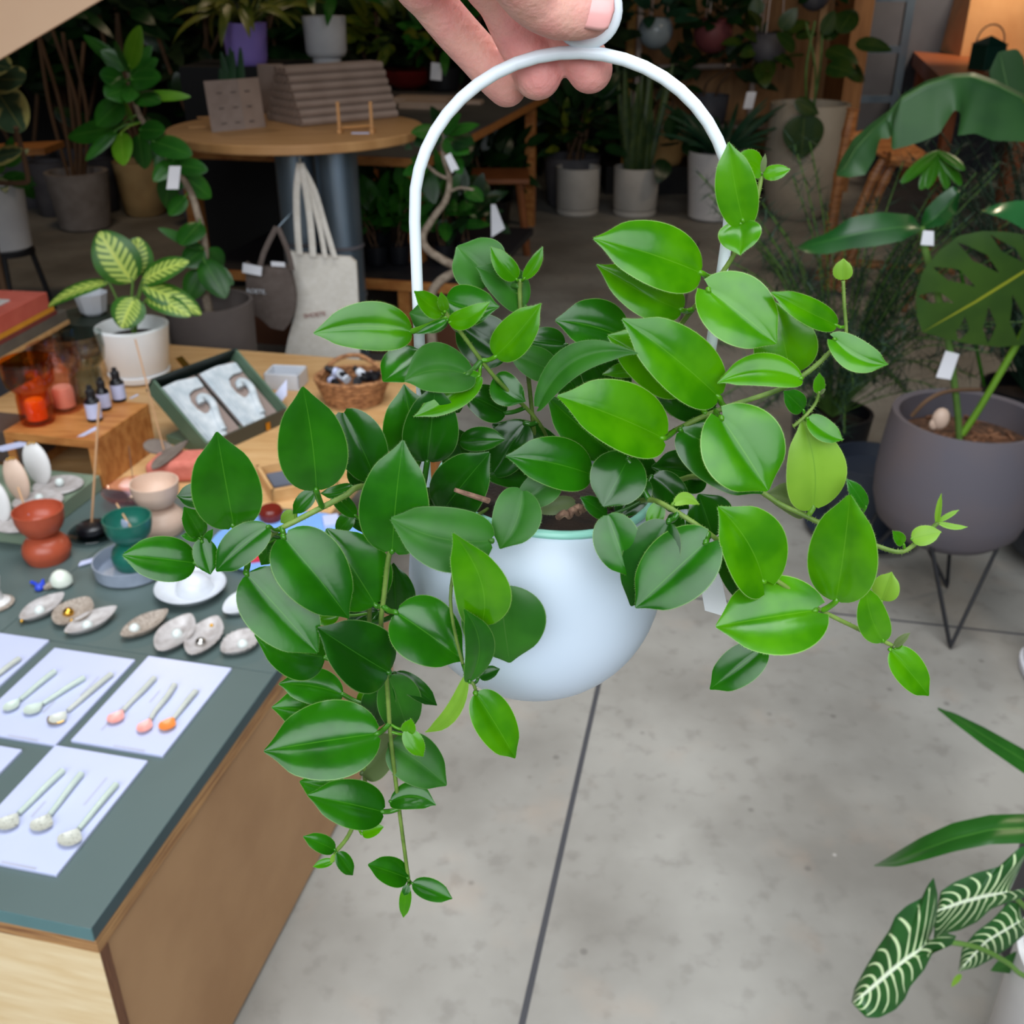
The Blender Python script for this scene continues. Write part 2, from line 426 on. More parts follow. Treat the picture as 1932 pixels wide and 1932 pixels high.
# ---- leaves: base x,y  tip x,y  width px, offset base/tip cm, kind, bend, turn (deg about its own midrib)
LEAVES = [
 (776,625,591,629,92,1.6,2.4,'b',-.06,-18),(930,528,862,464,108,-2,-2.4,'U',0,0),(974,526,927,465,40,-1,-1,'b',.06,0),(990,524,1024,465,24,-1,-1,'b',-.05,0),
 (990,577,900,503,72,-1.4,-1.2,'U',-.08,10),(842,566,942,578,80,1.2,1.9,'m',-.1,0),(834,591,781,549,40,2.3,2.8,'b',.05,0),(839,586,832,551,20,2.5,2.9,'b',0,0),
 (850,607,922,569,38,2.3,2.8,'b',-.12,0),(846,604,772,590,66,1,.6,'U',0,0),(842,604,785,629,16,2.3,2.4,'m',.05,0),(935,672,1021,572,72,1.9,2.4,'b',-.03,0),
 (792,664,722,718,74,1,2,'m',.06,20),(880,706,764,716,98,2.2,3.0,'U',-.12,12),(903,709,780,786,52,2.1,3.4,'b',.06,-10),(955,672,858,606,98,0,-.3,'d',0,0),
 (933,711,992,757,60,1,1.4,'m',-.12,0),(597,924,571,729,130,5.4,5.6,'m',-.02,0),(648,778,714,920,96,4,4.3,'d',.02,0),(790,868,762,726,112,2.2,2.2,'m',0,0),
 (806,870,822,722,106,2.8,3.0,'d',0,0),(740,1039,759,832,134,5.6,5.4,'m',0,0),(832,968,920,856,108,3.6,4.4,'d',0,0),(868,832,952,828,46,1.6,2,'d',0,0),
 (990,800,922,905,84,.3,.8,'d',0,0),(1115,895,955,860,98,3.2,4.0,'m',-.02,-8),(1322,515,1121,448,118,1.8,2.6,'b',0,0),(1284,584,1128,498,84,1,1.4,'b',.04,0),
 (1338,548,1466,648,128,2.2,3.0,'b',0,0),(1185,640,1049,603,98,.6,1.2,'m',-.03,0),(1355,748,1179,601,118,3,3.6,'b',0,0),(1300,720,1150,632,118,1.8,2.2,'b',0,0),
 (1016,769,1202,666,60,3.6,4.4,'U',.2,0),(1235,690,1136,706,34,1.2,1.5,'b',0,0),(1250,826,1053,746,128,3.6,4.6,'b',0,0),(1152,852,1032,748,90,2.2,2.6,'m',.02,0),
 (1348,772,1225,692,92,1.4,1.8,'d',.05,0),(1510,714,1354,722,64,3.1,3.6,'b',-.12,0),(1491,702,1462,570,118,1.6,1.2,'b',0,0),(1577,613,1455,551,50,2.5,3,'b',.02,0),
 (1576,641,1677,687,60,2.9,3.4,'b',-.12,0),(1590,528,1591,488,36,2.4,2.4,'p',0,0),(1515,773,1479,738,40,3,3.3,'m',0,0),(1545,742,1546,704,22,3,3,'b',0,0),(1545,740,1557,735,12,3,3.1,'o',0,0),
 (1525,790,1591,830,42,3.2,3.5,'b',-.06,0),(1534,956,1514,792,112,3,3.1,'p',-.05,0),(1362,790,1452,926,156,3.8,4.8,'b',0,0),(1285,812,1442,930,124,2.6,3.4,'m',.05,0),
 (1517,967,1446,932,56,2.6,2.6,'o',-.15,0),(1440,1096,1357,956,128,6.2,6.2,'b',-.05,0),(1345,1012,1318,932,96,3.6,3.6,'d',0,0),(1362,1008,1417,1142,72,5,5,'d',0,0),
 (1330,1024,1198,1147,132,6.6,7.2,'m',0,0),(1261,985,1190,1144,104,6,6.3,'d',0,0),(1246,948,1226,1002,34,5,5.3,'b',0,0),(1272,966,1280,1016,34,5,5.1,'d',0,0),
 (1272,950,1320,952,24,5.2,5,'p',.2,0),(1147,972,1190,1089,88,5.4,6.2,'m',0,0),(1184,868,1138,955,108,3.8,4.8,'d',0,0),(1218,905,1162,976,62,3,3.6,'d',0,0),
 (1144,972,1096,938,34,4.2,4.4,'d',0,0),(985,926,942,1035,92,4.8,5.8,'U',.1,0),(1055,903,972,955,64,3.4,3.8,'U',0,0),(1085,948,1008,964,34,3,3.2,'o',0,0),
 (926,1020,737,978,122,6.2,6.4,'U',.1,0),(908,1180,854,1007,104,7.5,8.0,'b',-.12,-10),(942,1108,962,1254,160,5.9,6.2,'U',0,0),(886,1285,876,1151,58,7.6,8.2,'m',-.12,0),
 (905,1277,943,1262,26,6.2,6.2,'d',0,0),(898,1309,973,1431,78,6.6,6.9,'b',0,0),(880,1276,801,1382,30,6.3,6,'p',.12,0),(748,1156,876,1247,126,5.6,6.1,'m',0,0),
 (733,1268,600,1184,126,6,6.8,'D',.02,0),(466,1083,600,1232,128,6.2,7.0,'m',0,0),(536,1014,661,1167,132,5.8,6.4,'m',0,0),(708,1140,618,998,132,5,4.8,'m',0,0),
 (612,1240,483,1196,108,4.2,5,'m',.06,0),(645,1310,526,1290,70,3.8,4.2,'m',-.05,0),(630,1345,513,1334,86,4.1,4.8,'m',0,0),(711,1384,497,1417,148,5.6,6.4,'m',0,0),
 (650,1490,566,1474,64,3.6,4,'m',.06,0),(721,1531,581,1500,90,4.9,5.5,'m',0,0),(684,1573,724,1560,26,4,4.1,'b',0,0),(738,1512,822,1518,52,5,5.3,'m',.14,0),
 (738,1404,843,1482,92,4.2,4.5,'U',.03,0),(766,1378,799,1428,36,5.2,5.5,'b',0,0),(768,1384,776,1356,28,5.2,5.2,'b',0,0),(733,1275,772,1385,84,4.2,4.2,'U',0,0),
 (745,1270,826,1331,38,3.8,4,'D',0,0),(726,1288,698,1378,64,4.2,4.2,'D',0,0),(708,1304,676,1348,44,3.8,3.8,'b',0,0),(684,1458,750,1388,72,3.8,3.8,'O',0,0),
 (748,1158,742,1064,78,3.4,3.4,'D',0,0),(716,1042,698,948,50,3.8,3.8,'D',0,0),(441,991,409,817,128,5.6,5.9,'m',0,0),(392,930,333,935,48,4.8,5,'D',.08,0),
 (380,1012,347,956,42,5.5,5.8,'m',0,0),(376,1016,342,1010,18,5.6,5.8,'m',0,0),(367,1062,232,1046,86,5.5,6.2,'m',0,0),(382,1024,397,1084,46,5.8,6.2,'m',0,0),
 (505,995,406,1078,70,6,6.6,'m',-.03,0),(386,1028,402,998,16,5.6,5.8,'m',0,0),(592,928,552,970,32,4,4.2,'m',0,0),(556,968,529,986,26,4,4.1,'p',0,0),(662,918,604,930,26,3.8,3.9,'m',.1,0),
 (670,972,620,924,32,3.6,3.6,'m',0,0),(664,972,634,1008,32,3.5,3.6,'m',0,0),(694,1002,652,978,18,3.5,3.5,'D',0,0),(522,1018,491,1067,38,4.4,4.5,'m',0,0),(538,1010,504,1046,30,4.5,4.6,'m',0,0),
 (692,916,656,878,46,3.4,3.4,'D',0,0),(638,1160,588,1166,38,4.4,4.4,'b',0,0),(714,1154,652,1182,56,3.6,3.6,'D',0,0),
 (1401,414,1375,268,78,1.2,1.2,'b',.02,0),(1436,326,1386,296,42,.6,1,'b',-.08,0),(1440,328,1491,319,28,.6,.9,'b',-.05,0),(1438,325,1444,290,11,.6,.6,'o',0,0),(1397,424,1396,480,80,1.2,2,'b',0,0),
 (1577,1133,1603,934,128,6.2,6.4,'b',-.02,0),(1664,1132,1682,1080,50,5.4,5.4,'p',0,0),(1666,1208,1634,1106,58,6.2,6.5,'b',.06,0),(1680,1227,1754,1313,60,6.1,6.4,'b',0,0),
 (1688,1219,1717,1194,15,6.1,6.2,'o',0,0),(1690,1222,1704,1212,13,6.1,6.2,'b',0,0),(1632,956,1598,904,28,3.8,3.8,'m',0,0),(1722,1016,1776,1003,38,4.3,4.5,'p',0,0),(1704,1026,1684,1002,22,4.2,4.3,'b',0,0),
 (1768,987,1776,931,11,4.2,4.4,'p',0,0),(1770,986,1826,994,11,4.2,4.4,'p',-.08,0),(1772,983,1809,962,10,4.2,4.3,'p',0,0),(1537,1152,1351,1181,152,6.4,7,'b',0,0),(1442,1222,1338,1301,72,5.8,6,'m',0,0),
 (1457,1101,1479,1044,24,5,5,'p',0,0),(768,1656,695,1631,52,4.6,5,'m',0,0),(779,1667,854,1695,40,4.6,4.9,'m',0,0),(769,1672,760,1733,23,4.5,4.7,'b',0,0),(770,1670,762,1690,16,4.7,4.9,'m',0,0),
 (631,1603,573,1578,34,3.7,3.9,'m',0,0),(636,1609,667,1652,30,3.7,3.9,'m',0,0),(627,1625,590,1635,17,3.7,3.8,'b',0,0),(632,1612,624,1628,10,3.7,3.8,'p',0,0),
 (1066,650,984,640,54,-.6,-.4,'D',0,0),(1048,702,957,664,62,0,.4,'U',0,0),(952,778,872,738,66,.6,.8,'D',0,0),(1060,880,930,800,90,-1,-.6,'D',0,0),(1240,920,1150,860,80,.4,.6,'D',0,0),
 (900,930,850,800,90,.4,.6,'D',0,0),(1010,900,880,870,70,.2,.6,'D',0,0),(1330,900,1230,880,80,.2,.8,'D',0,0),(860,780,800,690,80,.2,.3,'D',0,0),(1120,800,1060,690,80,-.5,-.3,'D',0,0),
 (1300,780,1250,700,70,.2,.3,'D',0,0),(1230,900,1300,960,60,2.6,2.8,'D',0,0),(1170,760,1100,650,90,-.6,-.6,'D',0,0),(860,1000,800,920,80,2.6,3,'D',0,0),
]
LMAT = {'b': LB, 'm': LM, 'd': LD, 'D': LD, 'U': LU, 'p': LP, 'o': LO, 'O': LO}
for (bx, by, tx, ty, W, ob, ot, kind, bend, turn) in LEAVES:
    B, T = fp(bx, by, ob), fp(tx, ty, ot); mid = (B + T) / 2; s = pxm(mid)
    view = (CAMP - mid).normalized(); ax = (T - B).normalized()
    n = view + V((RND.uniform(-.22, .22), 0, .42 + RND.uniform(-.12, .12)))
    n = (n - ax * n.dot(ax)).normalized()
    vp = (view - ax * view.dot(ax)).normalized()
    if turn: n = Matrix.Rotation(R(turn), 3, ax) @ n
    fs = max(.55, n.dot(vp))
    mb = MB()
    big = W > 45
    L = (T - B).length
    fold = RND.uniform(.34, .5) if big else .4
    mb.leaf(B, T, W * s / fs, n, fold=fold, curl=RND.uniform(.2, .34), bend=bend, arch=RND.uniform(.01, .05), a=RND.uniform(.42, .5), b=RND.uniform(.64, .76), pinch=RND.uniform(.38, .55), lobe=(.13 if (bx, by) in HEARTS else RND.uniform(.0, .04)),
            nu=22 if big else 12, nv=5 if big else 3, tipdroop=RND.uniform(0, .05), hair=.00052 if W > 18 else .0004, rnd=RND)
    q = min(stem_px, key=lambda p: (p - B).length)   # petiole to the nearest stem
    if (q - B).length < .016 and (q - B).length > .001:
        pr = max(.0006, min(.0011, W * s * .075))
        c0 = B + ax * (L * .03)
        mb.tube(curve([q, (q + B) / 2 - view * .0006 + V((0,0,-.0006)), B - ax*.0004, c0], 4), [pr*.9]*9 + [pr*.8, pr*.6, pr*.4, pr*.15], 8)
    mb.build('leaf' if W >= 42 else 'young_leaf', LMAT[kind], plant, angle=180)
# dry twig, brown scraps in the soil
MB().tube([fp(858,924,5.0), fp(888,934,4.9), fp(922,945,4.6)], [.0007, .0009, .0010], 8).build('twig', M['twig'], plant)
mb = MB()
for x, y, o in ((1082,966,3.3),(1065,972,3.5),(1092,960,3.2),(1000,978,3.7)):
    mb.tube(curve([fp(x-12,y+4,o), fp(x,y-4,o+.2), fp(x+8,y+2,o), fp(x+14,y-9,o)], 4), .0012, 6)
mb.build('dry_leaf_scrap', M['twig'], plant)
# plant label
M['tagw'] = mat('white plastic tag', (238, 238, 244), .45)
M['ink'] = mat('black ink', (30, 30, 34), .7)
a0, a1, b0, b1 = fp(1297,950,2.6), fp(1321,950,2.6), fp(1330,1154,3.2), fp(1378,1166,3.2)
a0, a1, b0, b1 = fp(1296,955,2.4), fp(1330,948,2.4), fp(1330,1152,3.4), fp(1377,1166,3.4)
nn = (a1 - a0).cross(b0 - a0).normalized()
mb = MB(); th = nn * .0006
mb.add([a0, a1, b1, b0, a0 + th, a1 + th, b1 + th, b0 + th], [(0,1,2,3), (7,6,5,4), (0,4,5,1), (1,5,6,2), (2,6,7,3), (3,7,4,0)])
lab = mb.build('plant_label', M['tagw'], plant, smooth=False); lab['label'] = 'white plastic plant label tucked behind the leaves'
dn = (b0 - a0).normalized(); sd = (a1 - a0).normalized()
fr = nn if nn.dot(CAMP - a0) > 0 else -nn
w = text('ALL TI', .0024, fp(1309,1002,3.05), dn, -(dn.cross(-fr)), fr, M['ink'], 'lettering', plant, .0001); w.parent = lab
w = text('TTLE', .0024, fp(1299,1010,3.1), dn, -(dn.cross(-fr)), fr, M['ink'], 'lettering', plant, .0001); w.parent = lab
# ================================================================== the hand
M['skin'] = mat('skin', (230, 176, 160), .5, col2=(226, 152, 146), scale=55, bump=.25, bscale=500, sss=.25, spec=.4)
M['nail'] = mat('fingernail', (234, 162, 158), .2, col2=(238, 180, 176), scale=60, spec=.5)
def hp(x, y, off): return Yp(x, y, HY - off * CM)
CH = [  # px, py, offset cm, radius px
 [(700,-190,.2,62),(775,-50,-.8,49),(812,0,-1.5,42),(858,55,-1.9,42),(902,103,-2.1,41),(935,140,-2.15,41),(956,162,-2.15,39)],
 [(830,-220,.2,62),(905,-60,-.5,52),(945,0,-.9,46),(975,60,-1.2,47),(1000,105,-1.2,47),(1014,140,-1.2,47)],
 [(960,-230,.2,62),(1020,-70,-.6,52),(1050,0,-1,48),(1075,60,-1.3,47),(1098,105,-1.2,45),(1113,131,-1.2,44)],
 [(1040,-230,.3,60),(1095,-110,-.4,52),(1125,-50,-.8,47),(1126,-12,-1.1,43),(1118,16,-1.2,40)],
 [(880,-200,3.0,86),(940,-110,2.6,72),(978,-50,2.1,62),(1010,-8,1.5,58),(1050,12,1.2,58),(1088,18,1.05,55),(1108,19,1.0,51)],
]
hb = MB()
for ch in CH:
    P = [hp(x, y, o) for x, y, o, r in ch]; rr = [r * pxm(p) for (x, y, o, r), p in zip(ch, P)]
    C = curve(P, 5); n = len(C)
    rad = [rr[min(i // 5, len(rr)-1)] * (1 - (i % 5)/5) + rr[min(i // 5 + 1, len(rr)-1)] * ((i % 5)/5) for i in range(n)]
    hb.tube(C, rad, 20)
    hb.ball(C[-1], rad[-1], 20)
# palm, wrist and forearm above the frame, reaching back past the viewer's left shoulder
P0 = hp(700,-190,.2); P3 = hp(1040,-230,.3); T0 = hp(880,-200,3.0)
pc = (P0 + P3 + T0) / 3
up = V((-.02, -.05, .06))
for a, b, r0, r1 in ((P0, P0 + up, .0105, .014), (hp(830,-220,.2), hp(830,-220,.2) + up*1.05, .0105, .014), (hp(960,-230,.2), hp(960,-230,.2) + up, .0105, .014), (P3, P3 + up*.9, .010, .014), (T0, P0*.4 + P3*.6 + up, .013, .017)):
    C = [a.lerp(b, i / 6) for i in range(7)]; hb.tube(C, [r0 + (r1-r0)*i/6 for i in range(7)], 16); hb.ball(a, r0, 16); hb.ball(b, r1, 16)
wr = (P0 + P3) / 2 + up * 1.5
hb.tube([(P0+P3)/2 + up*.5, wr, wr + V((-.04,-.05,.04)), wr + V((-.12,-.17,.03))], [.034, .028, .026, .033], 20)
hb.ball((P0 + P3) / 2 + up*.8, (.036, .022, .03), 20)
hand = one(hb, 'hand', M['skin'], 'bare light-skinned hand pinching the ring on top of the white handle', 'hand', base=hp(1100, 40, 0), angle=180)
rm = hand.modifiers.new('remesh', 'REMESH'); rm.mode = 'VOXEL'; rm.voxel_size = .0009; rm.use_smooth_shade = True
sm = hand.modifiers.new('smooth', 'SMOOTH'); sm.factor = .5; sm.iterations = 7
# thumbnail: a curved plate on the front of the thumb
mb = MB(); vs = []; fs = []; NU, NV = 14, 10
tc = hp(1105, 22, 1.0); tr = 55 * pxm(tc)
vw = (CAMP - tc).normalized(); axn = (hp(1108,17,1.0) - hp(1050,8,1.2)); axn = (axn - vw * axn.dot(vw)).normalized(); sdn = vw.cross(axn)
fw = (vw + sdn * .25).normalized(); sdn = fw.cross(axn).normalized()
for i in range(NU + 1):
    for j in range(NV + 1):
        a = -1 + 2 * i / NU; b = -1 + 2 * j / NV
        k = max(.02, (max(0, 1 - abs(a) ** (4 if a > 0 else 3))) ** (.3 if a > 0 else .5))
        bb = b * k
        X = a * .0066; S = bb * .0064; ang = S / tr
        zz = tr * math.cos(ang) - (.0006 + .0016 * max(a, 0) ** 2) - .0001
        vs.append(tc + axn * (X + .0013) + sdn * (tr * math.sin(ang)) + fw * zz)
for i in range(NU):
    for j in range(NV):
        q = i * (NV + 1) + j; fs.append((q, q + NV + 1, q + NV + 2, q + 1))
mb.add(vs, fs)
nl = mb.build('thumbnail', M['nail'], hand, angle=180)
so = nl.modifiers.new('solid', 'SOLIDIFY'); so.thickness = .0004; so.offset = 0
# ================================================================== display counter and everything on it
M['top'] = mat('sage laminate', (84, 99, 97), .42, col2=(79, 94, 92), scale=3, spec=.5)
M['top_edge'] = mat('sage laminate edge', (92, 128, 131), .5, col2=(86, 122, 125), scale=10)
M['ply'] = mat('birch plywood', (234, 212, 172), .5, col2=(222, 194, 148), scale=5, stretch=(2, 2, 14), spec=.4)
M['ply2'] = mat('plywood panel', (178, 138, 98), .55, col2=(164, 124, 86), scale=6, spec=.4)
M['plyedge'] = mat('plywood edge', (196, 150, 96), .6, col2=(120, 76, 48), scale=12, stretch=(1, 1, 40))
M['oak'] = mat('oiled wood', (188, 128, 70), .45, col2=(158, 96, 46), scale=7, stretch=(1.2, 9, 5, .2), spec=.4)
M['oak_light'] = mat('pale wood top', (206, 166, 116), .5, col2=(190, 146, 94), scale=5, stretch=(1.5, 8, 3, .2))
M['white'] = mat('white glazed ceramic', (206, 210, 216), .25, col2=(198, 202, 210), scale=18)
M['paper'] = mat('white paper under acrylic', (190, 196, 226), .25, col2=(185, 192, 222), scale=6, spec=.5)
M['celadon'] = mat('pale celadon glaze', (212, 220, 204), .25, col2=(222, 226, 216), scale=60)
M['stone'] = mat('speckled clay', (170, 158, 146), .6, col2=(128, 114, 102), scale=260, bump=.4, bscale=300)
M['shellw'] = mat('pale shell glaze', (186, 181, 180), .3, col2=(160, 153, 150), scale=60)
M['pearl'] = mat('pearl glaze', (214, 220, 216), .18, col2=(198, 206, 204), scale=40)
M['gold'] = mat('gold lustre', (222, 170, 72), .22, metal=1.0)
M['silver'] = mat('polished silver', (200, 196, 190), .2, metal=1.0)
M['terra'] = mat('orange glaze', (178, 84, 58), .3, col2=(168, 76, 50), scale=30)
M['teal'] = mat('teal glaze', (30, 104, 88), .3, col2=(26, 94, 80), scale=30)
M['beige'] = mat('beige glaze', (214, 186, 166), .4, col2=(206, 176, 156), scale=20)
M['alu'] = mat('spun aluminium', (172, 182, 200), .3, metal=.3, col2=(156, 166, 184), scale=30)
M['black'] = mat('black', (14, 15, 20), .3, col2=(20, 20, 26), scale=30)
M['blackm'] = mat('matt black', (22, 22, 26), .6)
M['rose_glass'] = clear('rose glass', (252, 232, 238)); M['amber'] = clear('amber glass', (250, 196, 112)); M['smoke'] = clear('smoke glass', (222, 228, 226))
M['pinkg'] = clear('pink glass', (250, 230, 226)); M['clear'] = clear('clear glass', (196, 204, 206))
M['bamboo_stick'] = mat('incense stick', (206, 160, 118), .7); M['sage'] = mat('sage painted board', (120, 136, 116), .6, col2=(112, 128, 108), scale=10)
M['coral'] = mat('coral block', (208, 118, 102), .85, col2=(196, 106, 90), scale=60, bump=.6, bscale=180)
M['graypeb'] = mat('grey brown clay', (116, 104, 94), .7, col2=(104, 92, 84), scale=40)
M['blue'] = mat('cobalt blue plastic', (40, 70, 200), .35); M['sky'] = mat('light blue tray', (122, 168, 232), .35); M['crimson'] = mat('crimson card', (206, 32, 60), .5)
M['green_box'] = mat('green lacquered box', (84, 108, 88), .45, col2=(76, 100, 80), scale=14); M['olive'] = mat('dark olive', (70, 68, 56), .5); M['darkgreen'] = mat('dark green edge', (22, 36, 32), .5)
M['cloth'] = mat('white cloth', (204, 209, 212), .85, col2=(172, 182, 188), scale=30, bump=.3); M['card'] = mat('taupe card', (150, 132, 124), .7, col2=(142, 124, 116), scale=20)
M['wicker'] = mat('wicker', (186, 132, 86), .7, col2=(112, 70, 40), scale=70, stretch=(1, 1, 3), bump=1., bscale=120)
M['canvas'] = mat('natural canvas', (236, 230, 220), .9, col2=(226, 219, 207), scale=50, bump=.2, bscale=300)
M['tote'] = mat('taupe canvas', (106, 94, 88), .9, col2=(98, 86, 80), scale=50, bump=.2, bscale=300)
M['grayline'] = mat('grey print', (176, 178, 196), .5); M['cream'] = mat('cream enamel', (220, 218, 216), .3)
E1 = V((math.cos(R(77)), math.sin(R(77)), 0)); E2 = V((-math.sin(R(77)), math.cos(R(77)), 0)); UP = V((0, 0, 1)); RZ = R(77) - R(90)
C0 = Zp(171, 1752, .5)
def tp(a, b, z=.5): return V((C0.x, C0.y, z)) + E1*a + E2*b
def tq(x, y, z=.5):                             # table coordinates of a pixel
    p = Zp(x, y, z) - C0; return p.dot(E1), p.dot(E2)
LEN = tq(215, 924)[0]; WID = 1.5; s1 = tq(500, 1267)[0]; s2 = tq(3, 1191)[1]
ctr = thing('display_counter', 'low plywood display counter with sage green top holding the spoons and dishes', 'counter', tp(0, 0, 0))
g = .0012
for n, (a0, a1, b0, b1) in enumerate(((0, s1 - g, 0, WID), (s1, LEN, 0, s2 - g), (s1, LEN, s2, WID))):
    MB().hexa(tp(a0, b0, .478), E1*(a1-a0), E2*(b1-b0), UP*.022).build('worktop', M['top'], ctr, smooth=False, bevel=.001)
MB().hexa(tp(-.0004, -.0004, .4785), E1*.002, E2*WID, UP*.0205).build('front_edging', M['top_edge'], ctr, smooth=False)
MB().hexa(tp(.002, -.0005, .4785), E1*(LEN-.002), E2*.002, UP*.0205).build('side_edging', mat('shaded laminate edge', (58, 80, 86), .5, col2=(52, 74, 80), scale=10), ctr, smooth=False)  # darker copy of the edging: shade of the right side put into its colour
MB().hexa(tp(.03, .012, 0), E1*(LEN-.05), E2*.012, UP*.0095).build('toe_shade', M['blackm'], ctr, smooth=False)  # added black strip, stands in for the shadow line under the side panel
MB().hexa(tp(.003, .0, .454), E1*(LEN-.003), E2*WID, UP*.0238).build('sub_top', M['plyedge'], ctr, smooth=False)
MB().hexa(tp(.003, .0, .0), E1*.018, E2*WID, UP*.4535).build('front_panel', M['ply'], ctr, smooth=False)
MB().hexa(tp(.004, -.0006, .0), E1*.0165, E2*.002, UP*.4535).build('plywood_end_grain', mat('plywood end grain', (130, 88, 60), .7, col2=(92, 56, 38), scale=30, stretch=(40, 40, 1)), ctr, smooth=False)
MB().hexa(tp(.0212, .003, .01), E1*(LEN-.022), E2*.018, UP*.4435).build('side_panel', M['ply2'], ctr, smooth=False)
MB().hexa(tp(LEN-.018, .03, .0), E1*.017, E2*(WID-.03), UP*.4535).build('back_panel', M['ply2'], ctr, smooth=False)
# second table with a natural wood top, butted behind
D0, D1 = LEN + .004, LEN + .92
wt = thing('wooden_table', 'natural wood table butted behind the sage counter and carrying the basket', 'table', tp(D0, .1, 0))
MB().hexa(tp(D0, .12, .474), E1*(D1-D0), E2*1.1, UP*.026).build('tabletop', M['oak_light'], wt, smooth=False, bevel=.002)
for a in (D0+.04, D1-.09):
    for b in (.15, 1.13): MB().hexa(tp(a, b, 0), E1*.05, E2*.05, UP*.473).build('leg', M['oak'], wt, smooth=False, bevel=.003)
MB().hexa(tp(D1-.06, .2, .40), E1*.02, E2*.93, UP*.073).build('apron', M['oak'], wt, smooth=False)
# ---- printed cards
CARDS = [(438,1265,'white printed card nearest the counter edge, under the pink and orange spoons',[(.10,.02,.05),(.03,.115,.06),(.105,.08,.03)]),
 (256,1249,'white printed card in the middle, under the pale celadon spoons',[(.11,.03,.05),(.06,.06,.03)]),
 (94,1212,'white printed card cut off by the left edge of the view above the others',[(.1,.05,.05)]),
 (280,1440,'white printed card nearest the counter corner, under the speckled spoons',[(.115,.035,.055),(.08,.09,.03)]),
 (43,1419,'bare white printed card in the lower row at the left edge',[])]
for (x, y, lab, lines) in CARDS:
    a, b = tq(x, y); o = tp(a - .215, b, .5)
    t = thing('display_card', lab, 'card', tp(a - .1, b + .07, .5), 'printed cards under the spoons')
    MB().hexa(o, E1*.215, E2*.148, UP*.0052).build('sheet', M['paper'], t, smooth=False, bevel=.0008)
    for (la, lb, ll) in lines:
        MB().hexa(o + E1*la + E2*lb + UP*.00525, E1*ll, E2*.0035, UP*.0002).build('printed_caption', M['grayline'], t, smooth=False)
    MB().hexa(o + E1*.001 + E2*.03 + UP*.00525, E1*.004, E2*.05, UP*.0002).build('acrylic_joint', M['grayline'], t, smooth=False)
# ---- spoons
M['spoonh'] = mat('white porcelain', (196, 198, 190), .25, col2=(184, 188, 178), scale=80)
M['pinkb'] = mat('pink glaze', (232, 168, 160), .25, col2=(226, 150, 142), scale=100); M['orangeb'] = mat('orange glaze inside', (240, 140, 70), .25)
M['speck'] = mat('speckled glaze', (184, 185, 174), .3, col2=(80, 76, 66), scale=420, mixlo=.58, mixhi=.66); M['cel2'] = mat('celadon porcelain', (182, 195, 184), .25, col2=(190, 202, 192), scale=60)
def spoon(x0, y0, x1, y1, bm, hm, lab, w=.009, gold=False, bend=0.):
    z = .5055; A = Zp(x0, y0, z + .004); B = Zp(x1, y1, z + .004); ax = (B - A); L = ax.length; ax.normalize(); sd = UP.cross(ax)
    t = thing('porcelain_spoon', lab, 'spoon', (A + B)/2 - UP*.0045, 'porcelain spoons on the cards')
    P = curve([A, A.lerp(B, .3) + sd*bend + UP*.001, A.lerp(B, .62) - sd*bend, A.lerp(B, .8)], 6)
    n = len(P)
    MB().tube(P, [.0050 - .0014*i/n for i in range(n)], 10).build('handle', hm, t)
    Mx = Matrix((( ax.x, sd.x, 0), (ax.y, sd.y, 0), (0, 0, 1)))
    pr = [(1e-4, -.0038), (.5, -.0032), (.85, -.0012), (1., .0016), (.9, .0014), (.6, -.0006), (1e-4, -.0018)]
    vs = MB().lathe([(r, zz) for r, zz in pr], (0,0,0), 24)
    mb = MB(); k = .0155; w *= 1.3
    for p in vs.v:
        q = p.x; wd = w * (1 - .62 * max(0, -q))
        p2 = V((q * k, p.y * wd, p.z)); mb.v.append(A.lerp(B, .96) + Mx @ p2 + UP*.0008)
    mb.f = vs.f; mb.uv = vs.uv
    bo = mb.build('bowl', bm, t)
    if gold:
        r = [A.lerp(B, .96) + Mx @ V((math.cos(a)*k, math.sin(a)*w, .0024)) for a in [R(-75 + 10*i) for i in range(16)]]
        MB().tube(r, .0011, 8).build('gilt_lip', M['gold'], t)
for a in ((291,1279,217,1357,M['pinkb'],M['spoonh'],'leftmost spoon with a pink bowl on the card nearest the counter edge',.010,False,.001),
 (329,1292,272,1374,M['pinkb'],M['spoonh'],'middle spoon with a pink bowl and crooked handle beside the orange one',.009,False,.0016),
 (369,1304,315,1370,M['orangeb'],M['spoonh'],'spoon with an orange bowl, nearest the counter edge',.010,False,0),
 (103,1267,20,1334,M['cel2'],M['cel2'],'leftmost pale celadon spoon on the middle card',.009,False,0),
 (158,1279,60,1340,M['cel2'],M['cel2'],'second pale celadon spoon on the middle card, with the wide bowl',.011,False,0),
 (210,1272,106,1359,M['spoonh'],M['spoonh'],'cream spoon with a gold lip on the middle card',.011,True,0),
 (118,1454,13,1556,M['speck'],M['cel2'],'leftmost spoon with speckled bowl on the card at the counter corner',.012,False,0),
 (153,1460,77,1558,M['speck'],M['cel2'],'middle spoon with speckled bowl on the card at the counter corner',.012,False,0),
 (219,1480,130,1586,M['speck'],M['cel2'],'rightmost spoon with speckled bowl on the card at the counter corner',.013,False,0),
 (36,1243,-40,1300,M['spoonh'],M['spoonh'],'plain white spoon on the card cut by the left edge',.010,False,0)):
    spoon(*a)
